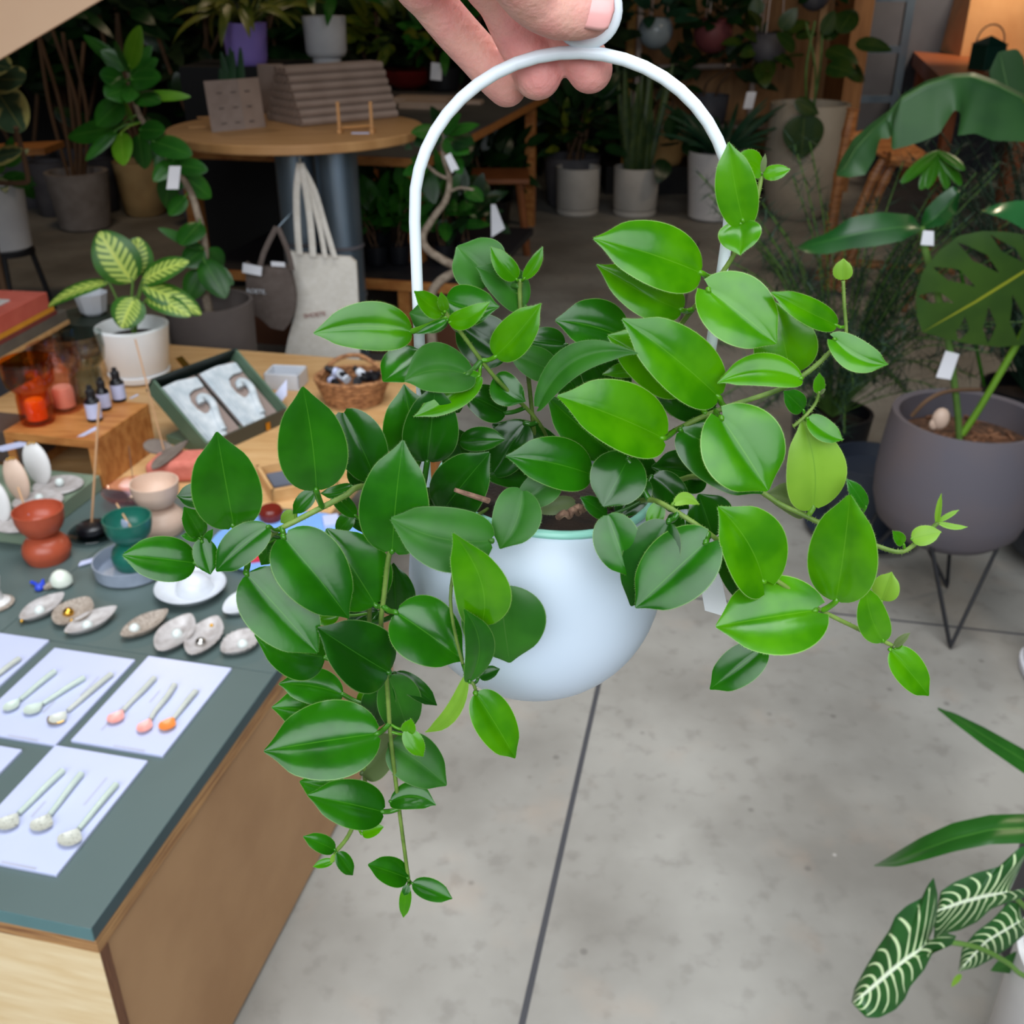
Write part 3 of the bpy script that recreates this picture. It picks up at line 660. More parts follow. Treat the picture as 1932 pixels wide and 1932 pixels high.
# ---- shell shaped ring dishes
def shell(x0, y0, x1, y1, W, mt, lab, pearl=None, ball=None, dot=None, scal=0):
    z = .5; A = Zp(x0, y0, z + .006); B = Zp(x1, y1, z + .006); ax = B - A; L = ax.length; ax.normalize(); sd = UP.cross(ax); c = (A + B)/2
    s = pxm(c); Mx = Matrix(((ax.x, sd.x, 0), (ax.y, sd.y, 0), (0, 0, 1)))
    t = thing('shell_dish', lab, 'ring dish', V((c.x, c.y, z)), 'small shell dishes along the counter')
    v = MB().lathe([(1e-4, -.005), (.55, -.0055), (.85, .001), (1., .0095), (.93, .0098), (.7, .002), (1e-4, -.0022)], (0,0,0), 48)
    mb = MB(); mb.f = v.f; mb.uv = v.uv
    for p in v.v:
        q = p.x; an = math.atan2(p.y, p.x); r = math.hypot(p.x, p.y)
        wd = W * s / 2 * 1.45 * (1 - .42 * q * q * (1 if q > 0 else .6))
        k = 1 + (scal * math.cos(an * 26) * (r > .8) if q < .4 else 0)
        mb.v.append(c + Mx @ V((q * L / 2 * k, p.y * wd * k, p.z + (.0025*q if r > .8 else 0))))
    mb.build('dish', mt, t, angle=60)
    if pearl: MB().ball(Zp(*pearl, .507), .0092, 20).build('pearl', M['pearl'], t)
    if ball: MB().ball(Zp(ball[0], ball[1], .508), .0098, 20).build('ball', ball[2], t)
    if dot: MB().ball(Zp(*dot, .509), .0036, 12).build('gilt_bead', M['gold'], t)
shell(40,1174,122,1128,38,M['shellw'],'long white shell dish with a gold bead, leftmost of the shell dishes',(75,1152),None,(41,1172))
shell(111,1184,168,1136,52,M['stone'],'round brown shell dish holding a gold ball',None,(129,1156,M['gold']),(135,1171))
shell(124,1199,222,1154,38,M['shellw'],'long pale shell dish overlapping the one with a gold ball',(165,1180),None,(126,1192))
shell(230,1206,318,1160,38,M['stone'],'rough grey speckled shell dish standing apart in the middle',(254,1186),None,(255,1170))
shell(303,1234,360,1168,48,M['shellw'],'pale teardrop shell dish with pearl, touching the one with a silver ball',(334,1196),None,(349,1167))
shell(362,1241,410,1172,46,M['shellw'],'grey teardrop shell dish holding a silver ball',None,(379,1213,M['silver']),(399,1180),.03)
shell(421,1236,490,1196,46,M['shellw'],'scalloped pale shell dish half hidden behind the trailing leaves',(458,1216),None,None,.05)
shell(425,1162,500,1118,46,M['white'],'white shell dish mostly hidden behind leaves, right of the white domed dish')
# ---- white domed dish
c = Zp(362, 1122, .5); s = pxm(c)
t = thing('domed_dish', 'round white dish with a domed centre under the hanging leaves', 'dish', c)
MB().lathe([(1e-4,.004),(34*s,.004),(40*s,.002),(54*s,.008),(66*s,.021),(65*s,.0225),(52*s,.012),(36*s,.009),(1e-4,.009)], c, 48).build('dish', M['white'], t)
MB().lathe([(36*s,.009),(33*s,.022),(24*s,.034),(10*s,.041),(1e-4,.042)], c + V((0.006,.004,0)), 40, cap=False).build('dome', M['white'], t)
# ---- hourglass double cups
def hourglass(x, yb, yr, wr, wb, h, mt, lab, z=.5, inner=True):
    c = Zp(x, yb, z); s = pxm(c); a, b = wr*s/2, wb*s/2
    t = thing('double_cup', lab, 'cup', c, 'hourglass shaped cups')
    MB().lathe([(b*.86, 0), (b*.97, h*.12), (b, h*.2), (b*.93, h*.32), (b*.72, h*.44), (b*.42, h*.5)], c, 40).build('foot_bowl', mt, t)
    MB().lathe([(a*.42, h*.5), (a*.66, h*.55), (a*.88, h*.68), (a*.98, h*.84), (a, h), (a*.95, h*1.0), (a*.92, h*.84), (a*.8, h*.7), (a*.5, h*.6), (1e-4, h*.57)], c, 40, cap=False).build('upper_bowl', mt, t)
    return t, c, s
t, cO, s = hourglass(92, 1052, 970, 90, 88, .104, M['terra'], 'orange hourglass cup at the left of the counter')
MB().hexa(Zp(45, 985, .56), V((.016, -.010, 0)), V((.001,.001,.022)), V((.0008, .001, 0))).build('price_slip', M['paper'], t, smooth=False)
one(MB().tube([Zp(47,958,.585), Zp(34,920,.605)], .0017, 8), 'incense_stick', M['bamboo_stick'], 'short incense stick poking up behind the orange cup', 'incense stick')
# tin with the teal cup in it
c = Zp(250, 1078, .5); s = pxm(c)
tin = one(MB().lathe([(60*s, 0), (66*s, .004), (68*s, .03), (66*s, .03), (62*s, .006), (1e-4, .005)], c, 48), 'metal_tin', M['alu'], 'shallow round silver tin holding the teal cup', 'tin', base=c)
t, cT, s = hourglass(256, 1064, 970, 88, 82, .100, M['teal'], 'teal hourglass cup standing in the silver tin', z=.505)
MB().hexa(Zp(228, 998, .566), V((.016, -.012, 0)), V((.004,.001,.02)), V((.0008, .001, 0))).build('price_slip', M['paper'], t, smooth=False)
one(MB().tube([Zp(249,999,.575), Zp(220,950,.605)], .0017, 8), 'incense_stick', M['bamboo_stick'], 'incense stick leaning in the teal cup', 'incense stick')
hourglass(306, 1000, 945, 88, 92, .108, M['beige'], 'beige hourglass cup behind the teal one')
# black incense burner
c = Zp(182, 1010, .5); s = pxm(c)
t = thing('incense_burner', 'black incense burner on a glass saucer with a tall stick', 'incense burner', c)
MB().lathe([(30*s, 0), (40*s, .003), (50*s, .010), (49*s, .0115), (38*s, .005), (1e-4, .004)], c, 40).build('glass_saucer', M['clear'], t)
MB().lathe([(22*s, .0045), (27*s, .012), (26*s, .022), (20*s, .027), (1e-4, .027)], c - V((.008,0,0)), 36).build('puck', M['black'], t)
MB().tube([Zp(173, 985, .526), Yp(187, 760, Zp(173,985,.526).y + .02)], .0024, 8).build('stick', M['bamboo_stick'], t)
# pink glass dish
c = Zp(255, 945, .5); s = pxm(c)
t = thing('glass_dish', 'low pink glass incense dish with a thin stick behind the teal cup', 'dish', c)
MB().lathe([(22*s, 0), (26*s, .004), (50*s, .017), (57*s, .03), (55*s, .03), (47*s, .018), (22*s, .006), (1e-4, .006)], c, 40).build('bowl', M['rose_glass'], t)
MB().lathe([(3*s, .006), (3*s, .03), (1e-4, .031)], c, 12).build('stick_holder', M['clear'], t)
MB().tube([Zp(255, 940, .525), Yp(243, 842, Zp(255,940,.525).y)], .0008, 6).build('stick', M['graypeb'], t)
# small things in front
o = Zp(148, 1070, .502)
one(MB().prism([(0,0), (.010,-.012), (.05,-.004), (.052,.006), (.05,.01)], o, V((.7,.714,0)), V((.714,-.7,0)), UP*.004), 'price_tag', M['paper'], 'folded white price tag lying left of the silver tin', 'tag', smooth=False, bevel=.001)
c = Zp(118, 1106, .5)
t = thing('shell_ornament', 'white garlic shaped shell ornament next to the blue piece', 'ornament', c)
mb = MB(); mb.lathe([(1e-4,0),(.012,.001),(.018,.008),(.018,.018),(.012,.028),(.005,.033),(1e-4,.034)], c, 28, sx=1.1); mb.build('bulb', M['celadon'], t)
MB().tube(curve([c + V((-.012,-.006,.01)), c + V((-.022,-.012,.006)), c + V((-.028,-.013,.005))], 5), [.009,.008,.0075,.007,.006,.006,.005,.0045,.004,.004,.003], 12).build('neck', M['stone'], t)
b = Zp(72, 1116, .5)
mb = MB(); mb.tube([b + V((.004,.004,.004)), b + V((-.012,.018,.006)), b + V((-.020,.020,.008))], [.005,.003,.003], 8); mb.tube([b + V((0,0,.006)), b + V((.006,.010,.010)), b + V((.004,.020,.013))], [.006,.005,.002], 8); mb.ball(b + V((.002,.002,.006)), (.008,.007,.006), 12)
one(mb, 'blue_clip', M['blue'], 'small cobalt blue clip beside the garlic shaped ornament', 'clip')
c = Zp(-6, 1140, .5)
t = thing('white_figurine', 'white ceramic figurine cut off by the left edge of the view', 'figurine', c)
MB().lathe([(.022,0),(.024,.006),(.014,.012),(.011,.03),(.015,.045),(.016,.055),(.008,.066),(1e-4,.068)], c, 24).build('body', M['cream'], t)
MB().lathe([(1e-4,.0),(.028,.001),(.030,.005),(1e-4,.006)], c + V((.002,-.004,.0)), 24).build('base', M['stone'], t)
# ---- sage riser with the three upright oval ring stands
p0 = Zp(56, 1030, .5); p1 = Zp(165, 925, .5)
ra, rb = tq(56, 1030); ra1, rb1 = tq(175, 922)
one(MB().hexa(tp(ra, rb), E1*(ra1-ra), E2*.34, UP*.035), 'display_riser', M['sage'], 'low sage green riser under the upright oval ring stands', 'riser', smooth=False, bevel=.002)
def ring_stand(x, yb, h, w, mt, lab, tilt=-8, dish=True):
    z = .535; c = Zp(x, yb, z); s = pxm(c)
    t = thing('ring_stand', lab, 'ring stand', c, 'oval ring stands on the sage riser')
    MB().lathe([(1e-4, 0), (40*s, 0), (46*s, .006), (44*s, .008), (1e-4, .005)], c + V((28*s, -.004, 0)), 36, sy=.9).build('saucer', M['shellw'], t)
    Mx = Matrix.Rotation(R(tilt), 3, 'Y') @ Matrix.Rotation(R(-12), 3, 'X')
    MB().ball(c + Mx @ V((0, 0, h*.5 + .004)), (w*s/2, .008, h/2), 24, Mx).build('oval_plate', mt, t)
    if dish: MB().ball(c + V((34*s, -.008, .014)), .0095, 16).build('pearl', M['pearl'], t)
    for k in range(3):
        MB().ball(c + Mx @ V(((k-.4)*6*s, -.004, h*1.0 - abs(k-1)*.001 + .002)), .003, 10).build('gilt_bead', M['gold'], t)
ring_stand(10, 988, .088, 46, M['cream'], 'white oval ring stand nearest, at the left edge', -12)
ring_stand(46, 948, .092, 46, M['beige'], 'beige oval ring stand in the middle of the row', -12)
ring_stand(84, 918, .094, 50, M['cream'], 'bluish white oval ring stand furthest back on the riser', -12)
# dark brown box and tag at the left
a, b = tq(62, 905)
bx = one(MB().hexa(tp(a, b, .5355), E1*.1, E2*.3, UP*.075), 'dark_box', mat('dark brown box', (78, 64, 58), .6, col2=(70, 56, 50), scale=20), 'dark brown box behind the oval ring stands at the left edge', 'box', smooth=False, bevel=.003)
o = Zp(5, 852, .6115)
one(MB().prism([(0,0),(.05,0),(.055,.012),(.04,.03),(-.02,.03)], o, V((.8,.6,0)), V((-.6,.8,0)), UP*.0012), 'price_tag', M['paper'], 'white tag lying on the dark brown box at the left edge', 'tag', smooth=False)
# ---- wooden riser with glasses and dropper bottles
q0 = Zp(197, 922, .5); zt = .5
for k in range(60):
    d = q0 + UP * (.002 * k) - CAMP; yy = 966 - F * (d.y*ST + d.z*CT) / (d.y*CT - d.z*ST)
    if yy < 832: break
RH = .002 * k
qa, qb = tq(197, 922)
RD = tq(267, 760, .5 + RH)[0] - qa; RW = tq(8, 812, .5 + RH)[1] - qb
rs = thing('wooden_riser', 'open oak riser carrying the amber and pink glasses', 'riser', tp(qa, qb))
MB().hexa(tp(qa, qb, .5 + RH - .02), E1*RD, E2*RW, UP*.02).build('top_board', M['oak'], rs, smooth=False, bevel=.0015)
MB().hexa(tp(qa, qb, .5002), E1*RD, E2*.02, UP*(RH - .0204)).build('side_board', M['oak'], rs, smooth=False, bevel=.001)
MB().hexa(tp(qa, qb + RW - .02, .5002), E1*RD, E2*.02, UP*(RH - .0204)).build('side_board', M['oak'], rs, smooth=False, bevel=.001)
MB().hexa(tp(qa + RD - .03, qb + .021, .5002), E1*.012, E2*(RW - .042), UP*(RH - .0204)).build('back_board', mat('dark wood', (96, 72, 56), .6), rs, smooth=False)
ZR = .5 + RH
def goblet(x, yb, wr, wb, hp_, mt, lab, inner=None):
    c = Zp(x, yb, ZR); s = pxm(c); a, b, h = wr*s/2, wb*s/2, hp_*s/.93
    t = thing('glass_vessel', lab, 'glass', c, 'coloured glasses on the oak riser')
    MB().lathe([(b*.9, 0), (b, h*.06), (b*.98, h*.4), (b*.92, h*.5), (a*.92, h*.62), (a, h*.8), (a*.97, h), (a*.9, h), (a*.93, h*.8), (a*.82, h*.64), (b*.82, h*.5), (b*.88, h*.08), (1e-4, h*.05)], c, 40).build('vessel', mt, t)
    if inner: MB().lathe([(1e-4, h*.055), (b*.6, h*.06), (b*.62, h*.32), (b*.5, h*.36), (1e-4, h*.36)], c, 24).build('candle', inner, t)
goblet(73, 796, 92, 62, 116, M['amber'], 'amber glass at the front of the oak riser', mat('amber wax', (250, 170, 60), .4))
goblet(125, 772, 92, 64, 118, M['pinkg'], 'pale pink glass behind the amber one', mat('pink wax', (236, 190, 170), .4))
goblet(170, 752, 88, 60, 118, M['smoke'], 'smoke grey glass behind the dropper bottles')
def dropper(x, yb, w, h, lab):
    c = Zp(x, yb, ZR); s = pxm(c); r = w*s/2; hh = h*s/.93
    t = thing('dropper_bottle', lab, 'bottle', c, 'dropper bottles on the oak riser')
    MB().lathe([(r*.92,0),(r,.003),(r,hh*.56),(r*.55,hh*.66),(r*.5,hh*.7),(1e-4,hh*.7)], c, 24).build('bottle', M['black'], t)
    MB().lathe([(r*1.02,hh*.1),(r*1.02,hh*.52)], c, 24, cap=False).build('paper_label', M['paper'], t)
    MB().lathe([(r*.6,hh*.68),(r*.62,hh*.85),(r*.38,hh*.88),(r*.34,hh*.98),(1e-4,hh)], c, 20).build('cap', M['blackm'], t)
dropper(180, 793, 28, 66, 'dropper bottle nearest the incense stick')
dropper(199, 772, 24, 60, 'dropper bottle in the middle of the three')
dropper(226, 756, 26, 62, 'dropper bottle furthest right, by the white pot')
for x, y, lab in ((146, 824, 'white tag at the front edge of the oak riser'), (244, 752, 'small white tag at the back corner of the oak riser')):
    k = 1 if x < 200 else .5
    one(MB().prism([(0,0),(.012*k,-.006*k),(.05*k,.016*k),(.048*k,.03*k)], Zp(x, y, ZR), V((.8,.6,0)), V((-.6,.8,0)), UP*.0012), 'price_tag', M['paper'], lab, 'tag', smooth=False)
# ---- coral block with clay incense leaf
c = Zp(330, 905, .5)
one(MB().hexa(Zp(276, 915, .5), V((.112,.012,0)), V((.012,.078,0)), UP*.050), 'coral_block', M['coral'], 'coral pink block beside the green box', 'block', smooth=True, bevel=.013, seg=4)
t = thing('incense_holder', 'grey brown clay leaf incense holder resting on the coral block', 'incense holder', Zp(305, 872, .546))
MB().leaf(Zp(288, 884, .549), Zp(354, 830, .560), .036, V((-.2,-.5,.8)), fold=.4, curl=.2).build('leaf_half', M['graypeb'], t).modifiers.new('s', 'SOLIDIFY').thickness = .004
MB().leaf(Zp(270, 838, .565), Zp(330, 846, .556), .038, V((-.2,-.6,.8)), fold=.1, curl=.2).build('leaf_half', M['graypeb'], t).modifiers.new('s', 'SOLIDIFY').thickness = .004
P = Zp(309, 848, .556)
MB().tube([P, Yp(255, 640, P.y + .02)], .0018, 8).build('stick', M['bamboo_stick'], t)
# ---- green presentation box with two cloths
F1b, F2b = Zp(398, 862, .5), Zp(543, 796, .5)
ed = (F2b - F1b).normalized(); bk = UP.cross(ed).normalized()
F1, F2 = F1b + UP*.035, F2b + UP*.035
sl = (bk*math.cos(R(38)) + UP*math.sin(R(38))).normalized(); pn = ed.cross(sl).normalized()
def onplane(x, y, off=0.):
    d = ray(x, y); q = F1 + pn*off; return CAMP + d * ((q - CAMP).dot(pn) / d.dot(pn))
BW = (F2 - F1).length; BL = (onplane(275, 722) - F1).dot(sl)
gb = thing('presentation_box', 'open green box tilted up to show two white cloths on taupe cards', 'box', (F1b + F2b)/2 + bk*.08)
MB().hexa(F1, ed*BW, -UP*.0345, bk*.006).build('front_wall', M['olive'], gb, smooth=False)
dv = -pn * .045 if pn.z > 0 else pn * .045
MB().hexa(F1 + dv*.9, ed*BW, sl*BL, dv*.1).build('back_panel', M['darkgreen'], gb, smooth=False)
MB().hexa(F1 - ed*.006, ed*.006, sl*BL, dv).build('side_wall', M['green_box'], gb, smooth=False, bevel=.001)
MB().hexa(F2, ed*.006, sl*BL, dv).build('side_wall', M['green_box'], gb, smooth=False, bevel=.001)
MB().hexa(F1 + sl*BL - ed*.006, ed*(BW+.012), sl*.005, dv).build('top_wall', M['darkgreen'], gb, smooth=False)
MB().hexa(F1b - ed*.002 + bk*.012, ed*(BW+.004), bk*(BL*math.cos(R(38)) - .02), UP*.02).build('plinth', M['green_box'], gb, smooth=False, bevel=.001)
cl = F1 + ed*BW*.7 - UP*.012 - bk*.001
MB().hexa(cl, ed*.014, -UP*.02, -bk*.002).build('latch', M['gold'], gb, smooth=False)
MB().hexa(F1 + sl*(BL+.004) + ed*BW*.35, ed*.02, sl*.03, dv*.05).build('hinge', M['gold'], gb, smooth=False)
nrm = -dv.normalized()
for i, lab in ((0, 'white cloth on taupe card with a curled hook, nearer in the green box'), (1, 'white cloth on taupe card with a curled hook, further in the green box')):
    o = F1 + ed*(BW*(.03 + .5*i)) + sl*.006 + dv*.75; cw, cl_ = BW*.46, BL*.92
    t = thing('folded_cloth', lab, 'cloth', o + ed*cw/2, 'cloths in the green box')
    MB().hexa(o, ed*cw, sl*cl_, nrm*.003).build('backing_card', M['card'], t, smooth=False)
    def q(a, b, h=.006): return o + ed*(cw*a) + sl*(cl_*b) + nrm*h
    mb = MB()
    poly = [(.0,.02),(.60,.02),(.66,.2),(.72,.34),(.78,.42),(.70,.46),(.60,.42),(.50,.42),(.43,.52),(.43,.64),(.52,.75),(.7,.79),(.95,.78),(.98,.95),(.5,1.0),(.0,.98)]
    n_ = len(poly); lo = [q(a, b, .0035) for a, b in poly]; hi = [q(a, b, .012) for a, b in poly]
    mb.add(lo + hi, [tuple(range(n_))[::-1], tuple(range(n_, 2*n_))] + [(k, (k+1) % n_, n_ + (k+1) % n_, n_ + k) for k in range(n_)])
    mb.build('towel', M['cloth'], t, smooth=False, bevel=.003)
    hk = [q(.58,.10,.011), q(.66,.28,.012), q(.76,.42,.013), q(.82,.52,.013), q(.79,.61,.013), q(.70,.645,.013), q(.62,.62,.013), q(.60,.565,.012)]
    MB().tube(curve(hk, 6), .0095, 10).build('hook', M['cloth'], t)
    for k in range(3):
        MB().tube([q(.06 + .09*k, .05, .013), q(.08 + .09*k, .5, .0135), q(.1 + .1*k, .95, .013)], .003, 8).build('fold', M['cloth'], t)
# ---- white porcelain tray and its tag, basket of bottles
a, b = tq(540, 738)
t = thing('porcelain_tray', 'small open white porcelain tray between the green box and the canvas bag', 'tray', Zp(533, 735, .5))
w0 = Zp(500, 735, .5); w1 = Zp(566, 738, .5); ex = (w1 - w0); ey = V((0.01,.075,0))
MB().hexa(w0, ex, ey, UP*.006).build('base', M['white'], t, smooth=False, bevel=.002)
for (o, a_, b_) in ((w0, ex, ey*.08), (w0 + ey*.92, ex, ey*.08), (w0, ex*.06, ey), (w0 + ex*.94, ex*.06, ey)):
    MB().hexa(o + UP*.005, a_, b_, UP*.04).build('wall', M['white'], t, smooth=False, bevel=.002)
one(MB().prism([(0,0),(.03,.035),(.03,.075),(0,.04)], Zp(519, 772, .5), V((1,.1,0)), V((.0,.45,.9)), V((0,.001,-.0005))), 'price_tag', M['paper'], 'white tag propped at the corner of the green box', 'tag', smooth=False)
c = Zp(668, 758, .5); s = pxm(c)
t = thing('wicker_basket', 'shallow wicker basket filled with small bottles', 'basket', c)
mb = MB()
for k in range(7):
    r = (50 + 3.0*k) * s; mb.tube([c + V((math.cos(2*math.pi*i/40)*r, math.sin(2*math.pi*i/40)*r*.8, .006 + .0105*k)) for i in range(40)], .0062, 6, closed=True)
mb.build('woven_wall', M['wicker'], t)
MB().lathe([(1e-4, .003), (50*s, .004)], c, 30, sy=.8).build('woven_base', M['wicker'], t)
mb = MB(); mb.tube(curve([c + V((-62*s, .01, .07)), c + V((-30*s, .05, .10)), c + V((10*s, .06, .105)), c + V((50*s, .035, .08))], 8), .006, 8); mb.build('rim_handle', M['wicker'], t)
rb = random.Random(3)
for k in range(9):
    x = rb.uniform(-36, 36)*s; y = rb.uniform(-22, 20)*s; an = rb.uniform(0, 6.28); d = V((math.cos(an), math.sin(an), rb.uniform(-.1, .5))).normalized()
    p = c + V((x, y, .062 + rb.uniform(0, .016))); mt = M['black'] if k % 3 else M['white']
    t = thing('small_bottle', ['white capped bottle lying in the wicker basket', 'small black bottle lying in the wicker basket', 'small black bottle lying in the wicker basket'][k % 3], 'bottle', p, 'white bottles in the basket' if k % 3 == 0 else 'black bottles in the basket')
    MB().tube([p - d*.024, p + d*.012], .011, 14).build('bottle', mt, t); MB().tube([p + d*.0125, p + d*.028], .0075, 12).build('cap', M['blackm'], t); MB().tube([p - d*.016, p + d*.004], .0114, 14, cap=False).build('label', M['paper'] if k % 2 else mt, t)
# ---- right hand half of the wood table seen through the leaves
def crate(x0, y0, x1, y1, h, depth, mt, name, lab, cat):
    a = Zp(x0, y0, .5); b = Zp(x1, y1, .5); ex = b - a; ey = UP.cross(ex).normalized() * depth
    t = thing(name, lab, cat, (a + b)/2 + ey/2)
    MB().hexa(a, ex, ey, UP*.006).build('base', mt, t, smooth=False)
    for (o, a_, b_) in ((a, ex, ey*.06), (a + ey*.94, ex, ey*.06), (a, ex*.05, ey), (a + ex*.95, ex*.05, ey)): MB().hexa(o + UP*.006, a_, b_, UP*(h-.006)).build('wall', mt, t, smooth=False, bevel=.001)
    return t, a, ex, ey
t, a, ex, ey = crate(515, 950, 640, 925, .03, .14, M['oak_light'], 'wooden_tray', 'pale wooden tray seen between the leaves left of the planter', 'tray')
one(MB().hexa(a + ex*.1 + ey*.3 + UP*.0062, ex*.3, ey*.5, UP*.012), 'grey_card', mat('slate card', (92, 98, 112), .6), 'slate grey card lying in the pale wooden tray', 'card', smooth=False)
one(MB().hexa(a + ex*.5 + ey*.25 + UP*.0062, ex*.3, ey*.4, UP*.02), 'white_box', M['paper'], 'small white box in the pale wooden tray', 'box', smooth=False, bevel=.001)
c = Zp(545, 1030, .5); s = pxm(c)
one(MB().lathe([(1e-4, .0), (130*s, .0), (145*s, .012), (143*s, .014), (1e-4, .006)], c, 48, sy=.8), 'serving_tray', M['sky'], 'light blue round tray behind the left hanging leaves', 'tray', base=c)
c2 = Zp(513, 982, .507)
one(MB().lathe([(.02,0),(.024,.01),(.025,.022),(.02,.03),(1e-4,.03)], c2, 28), 'amber_candle', mat('dark red glass', (110, 34, 24), .2), 'dark red candle jar on the blue tray', 'candle', base=c2)
one(MB().hexa(Zp(452, 1070, .508), V((.06,.02,0)), V((-.02,.05,0)), UP*.01), 'crimson_box', M['crimson'], 'crimson box on the blue tray under the leaf', 'box', smooth=False, bevel=.001)
one(MB().hexa(Zp(612, 1000, .508), V((.03,.01,0)), V((-.01,.04,0)), UP*.012), 'white_carton', M['paper'], 'white carton on the blue tray behind the stem', 'carton', smooth=False, bevel=.001)
# ================================================================== the shop: shell
def floor_mat():
    m = mat('polished concrete', (160, 157, 150), .55, col2=(126, 122, 115), scale=2.2, detail=9, spec=.35, bump=.06, bscale=90)
    t = NT(m); N, K = t.N, t.K; b = N['Principled BSDF']
    old = b.inputs['Base Color'].links[0].from_socket
    tc = N.new('ShaderNodeTexCoord')
    n2 = N.new('ShaderNodeTexNoise'); n2.inputs['Scale'].default_value = 22; n2.inputs['Detail'].default_value = 6; K.new(tc.outputs['Object'], n2.inputs['Vector'])
    c = t.mix(t.m('MULTIPLY', t.sm(n2.outputs['Fac'], .52, .72), .38), old, (112, 107, 101))
    n3 = N.new('ShaderNodeTexNoise'); n3.inputs['Scale'].default_value = 5; n3.inputs['Detail'].default_value = 4; K.new(tc.outputs['Object'], n3.inputs['Vector'])
    c = t.mix(t.m('MULTIPLY', t.sm(n3.outputs['Fac'], .55, .75), .3), c, (168, 148, 130))
    n4 = N.new('ShaderNodeTexVoronoi'); n4.inputs['Scale'].default_value = 9; K.new(tc.outputs['Object'], n4.inputs['Vector'])
    c = t.mix(t.m('MULTIPLY', t.m('SUBTRACT', 1.0, t.sm(n4.outputs['Distance'], .03, .09)), .5), c, (84, 78, 74))
    n5 = N.new('ShaderNodeTexVoronoi'); n5.inputs['Scale'].default_value = 4.3; K.new(tc.outputs['Object'], n5.inputs['Vector'])
    c = t.mix(t.m('MULTIPLY', t.m('SUBTRACT', 1.0, t.sm(n5.outputs['Distance'], .012, .03)), .8), c, (210, 204, 198))
    K.new(c, b.inputs['Base Color']); return m
M['wall'] = mat('charcoal wall', (40, 37, 35), .8, col2=(30, 28, 27), scale=3)
M['ceil'] = mat('ceiling', (84, 78, 72), .9, scale=2)
M['panel'] = mat('plywood wall lining', (168, 124, 78), .6, col2=(146, 104, 62), scale=4, stretch=(6, 1, .6))
M['joint'] = mat('dark joint filler', (66, 66, 70), .7)
fl = MB(); fl.hexa((-6, -3, -.08), (11.5, 0, 0), (0, 12.6, 0), (0, 0, .08)); struct('floor', fl, floor_mat(), smooth=False)
def groove(name, p, ang, l0, l1, w):
    d = V((math.cos(R(ang)), math.sin(R(ang)), 0)); n = V((-d.y, d.x, 0))
    struct(name, MB().hexa(V((p[0], p[1], 0)) + d*l0 - n*w/2 + UP*.0002, d*(l1-l0), n*w, UP*.0006), M['joint'], smooth=False)
groove('trim_1', (.206, 1.981), 78, -3.5, 4.6, .011)
groove('trim_2', (1.011, 2.247), -12, -.85, 4, .007)
struct('wall_back', MB().hexa((-6, 9.4, 0), (11.5, 0, 0), (0, .1, 0), (0, 0, 3.6)), M['wall'], smooth=False)
struct('wall_left', MB().hexa((-6, -1.9, 0), (.1, 0, 0), (0, 11.3, 0), (0, 0, 3.6)), M['wall'], smooth=False)
struct('wall_right', MB().hexa((5.4, -1.9, 0), (.1, 0, 0), (0, 11.3, 0), (0, 0, 3.6)), mat('grey side wall', (92, 92, 98), .8), smooth=False)
struct('ceiling', MB().hexa((-6, -1.9, 3.6), (11.5, 0, 0), (0, 11.4, 0), (0, 0, .1)), M['ceil'], smooth=False)
# plywood lined bay with the shelving
xL, xR = Yp(1180, 100, 8.6).x, Yp(1612, 150, 8.6).x
struct('trim_3', MB().hexa((xL, 8.6, 0), (xR - xL, 0, 0), (0, .03, 0), (0, 0, 2.8)), M['panel'], smooth=False)
struct('trim_4', MB().hexa((Yp(1600, 100, 8.1).x, 8.1, 0), (.14, 0, 0), (0, .5, 0), (0, 0, 2.8)), mat('wood post', (176, 124, 76), .5, col2=(150, 102, 60), scale=5, stretch=(8, 8, .5)), smooth=False)
# grey door leaf and metal frame in the passage right of the bay
struct('door_1', MB().hexa((xR + .12, 9.0, 0), (1.25, 0, 0), (0, .05, 0), (0, 0, 2.6)), mat('grey passage door', (74, 76, 84), .5, col2=(60, 62, 70), scale=2), smooth=False)
M['steel'] = mat('galvanised steel', (150, 168, 184), .34, metal=.85, col2=(110, 128, 146), scale=4, stretch=(1, 1, .3))
lad = thing('metal_ladder', 'grey metal ladder leaning beside the wooden post at the back', 'ladder', V((Yp(1655, 300, 8.3).x, 8.3, 0)))
lx0, lx1 = Yp(1618, 100, 8.3).x, Yp(1702, 100, 8.3).x
for x in (lx0, lx1): MB().box((x, 8.3, 1.1), (.06, .04, 2.2)).build('rail', M['steel'], lad, smooth=False)
for k in range(6): MB().box(((lx0+lx1)/2, 8.3, .3 + .34*k), (lx1 - lx0 - .06, .03, .05)).build('rung', M['steel'], lad, smooth=False)
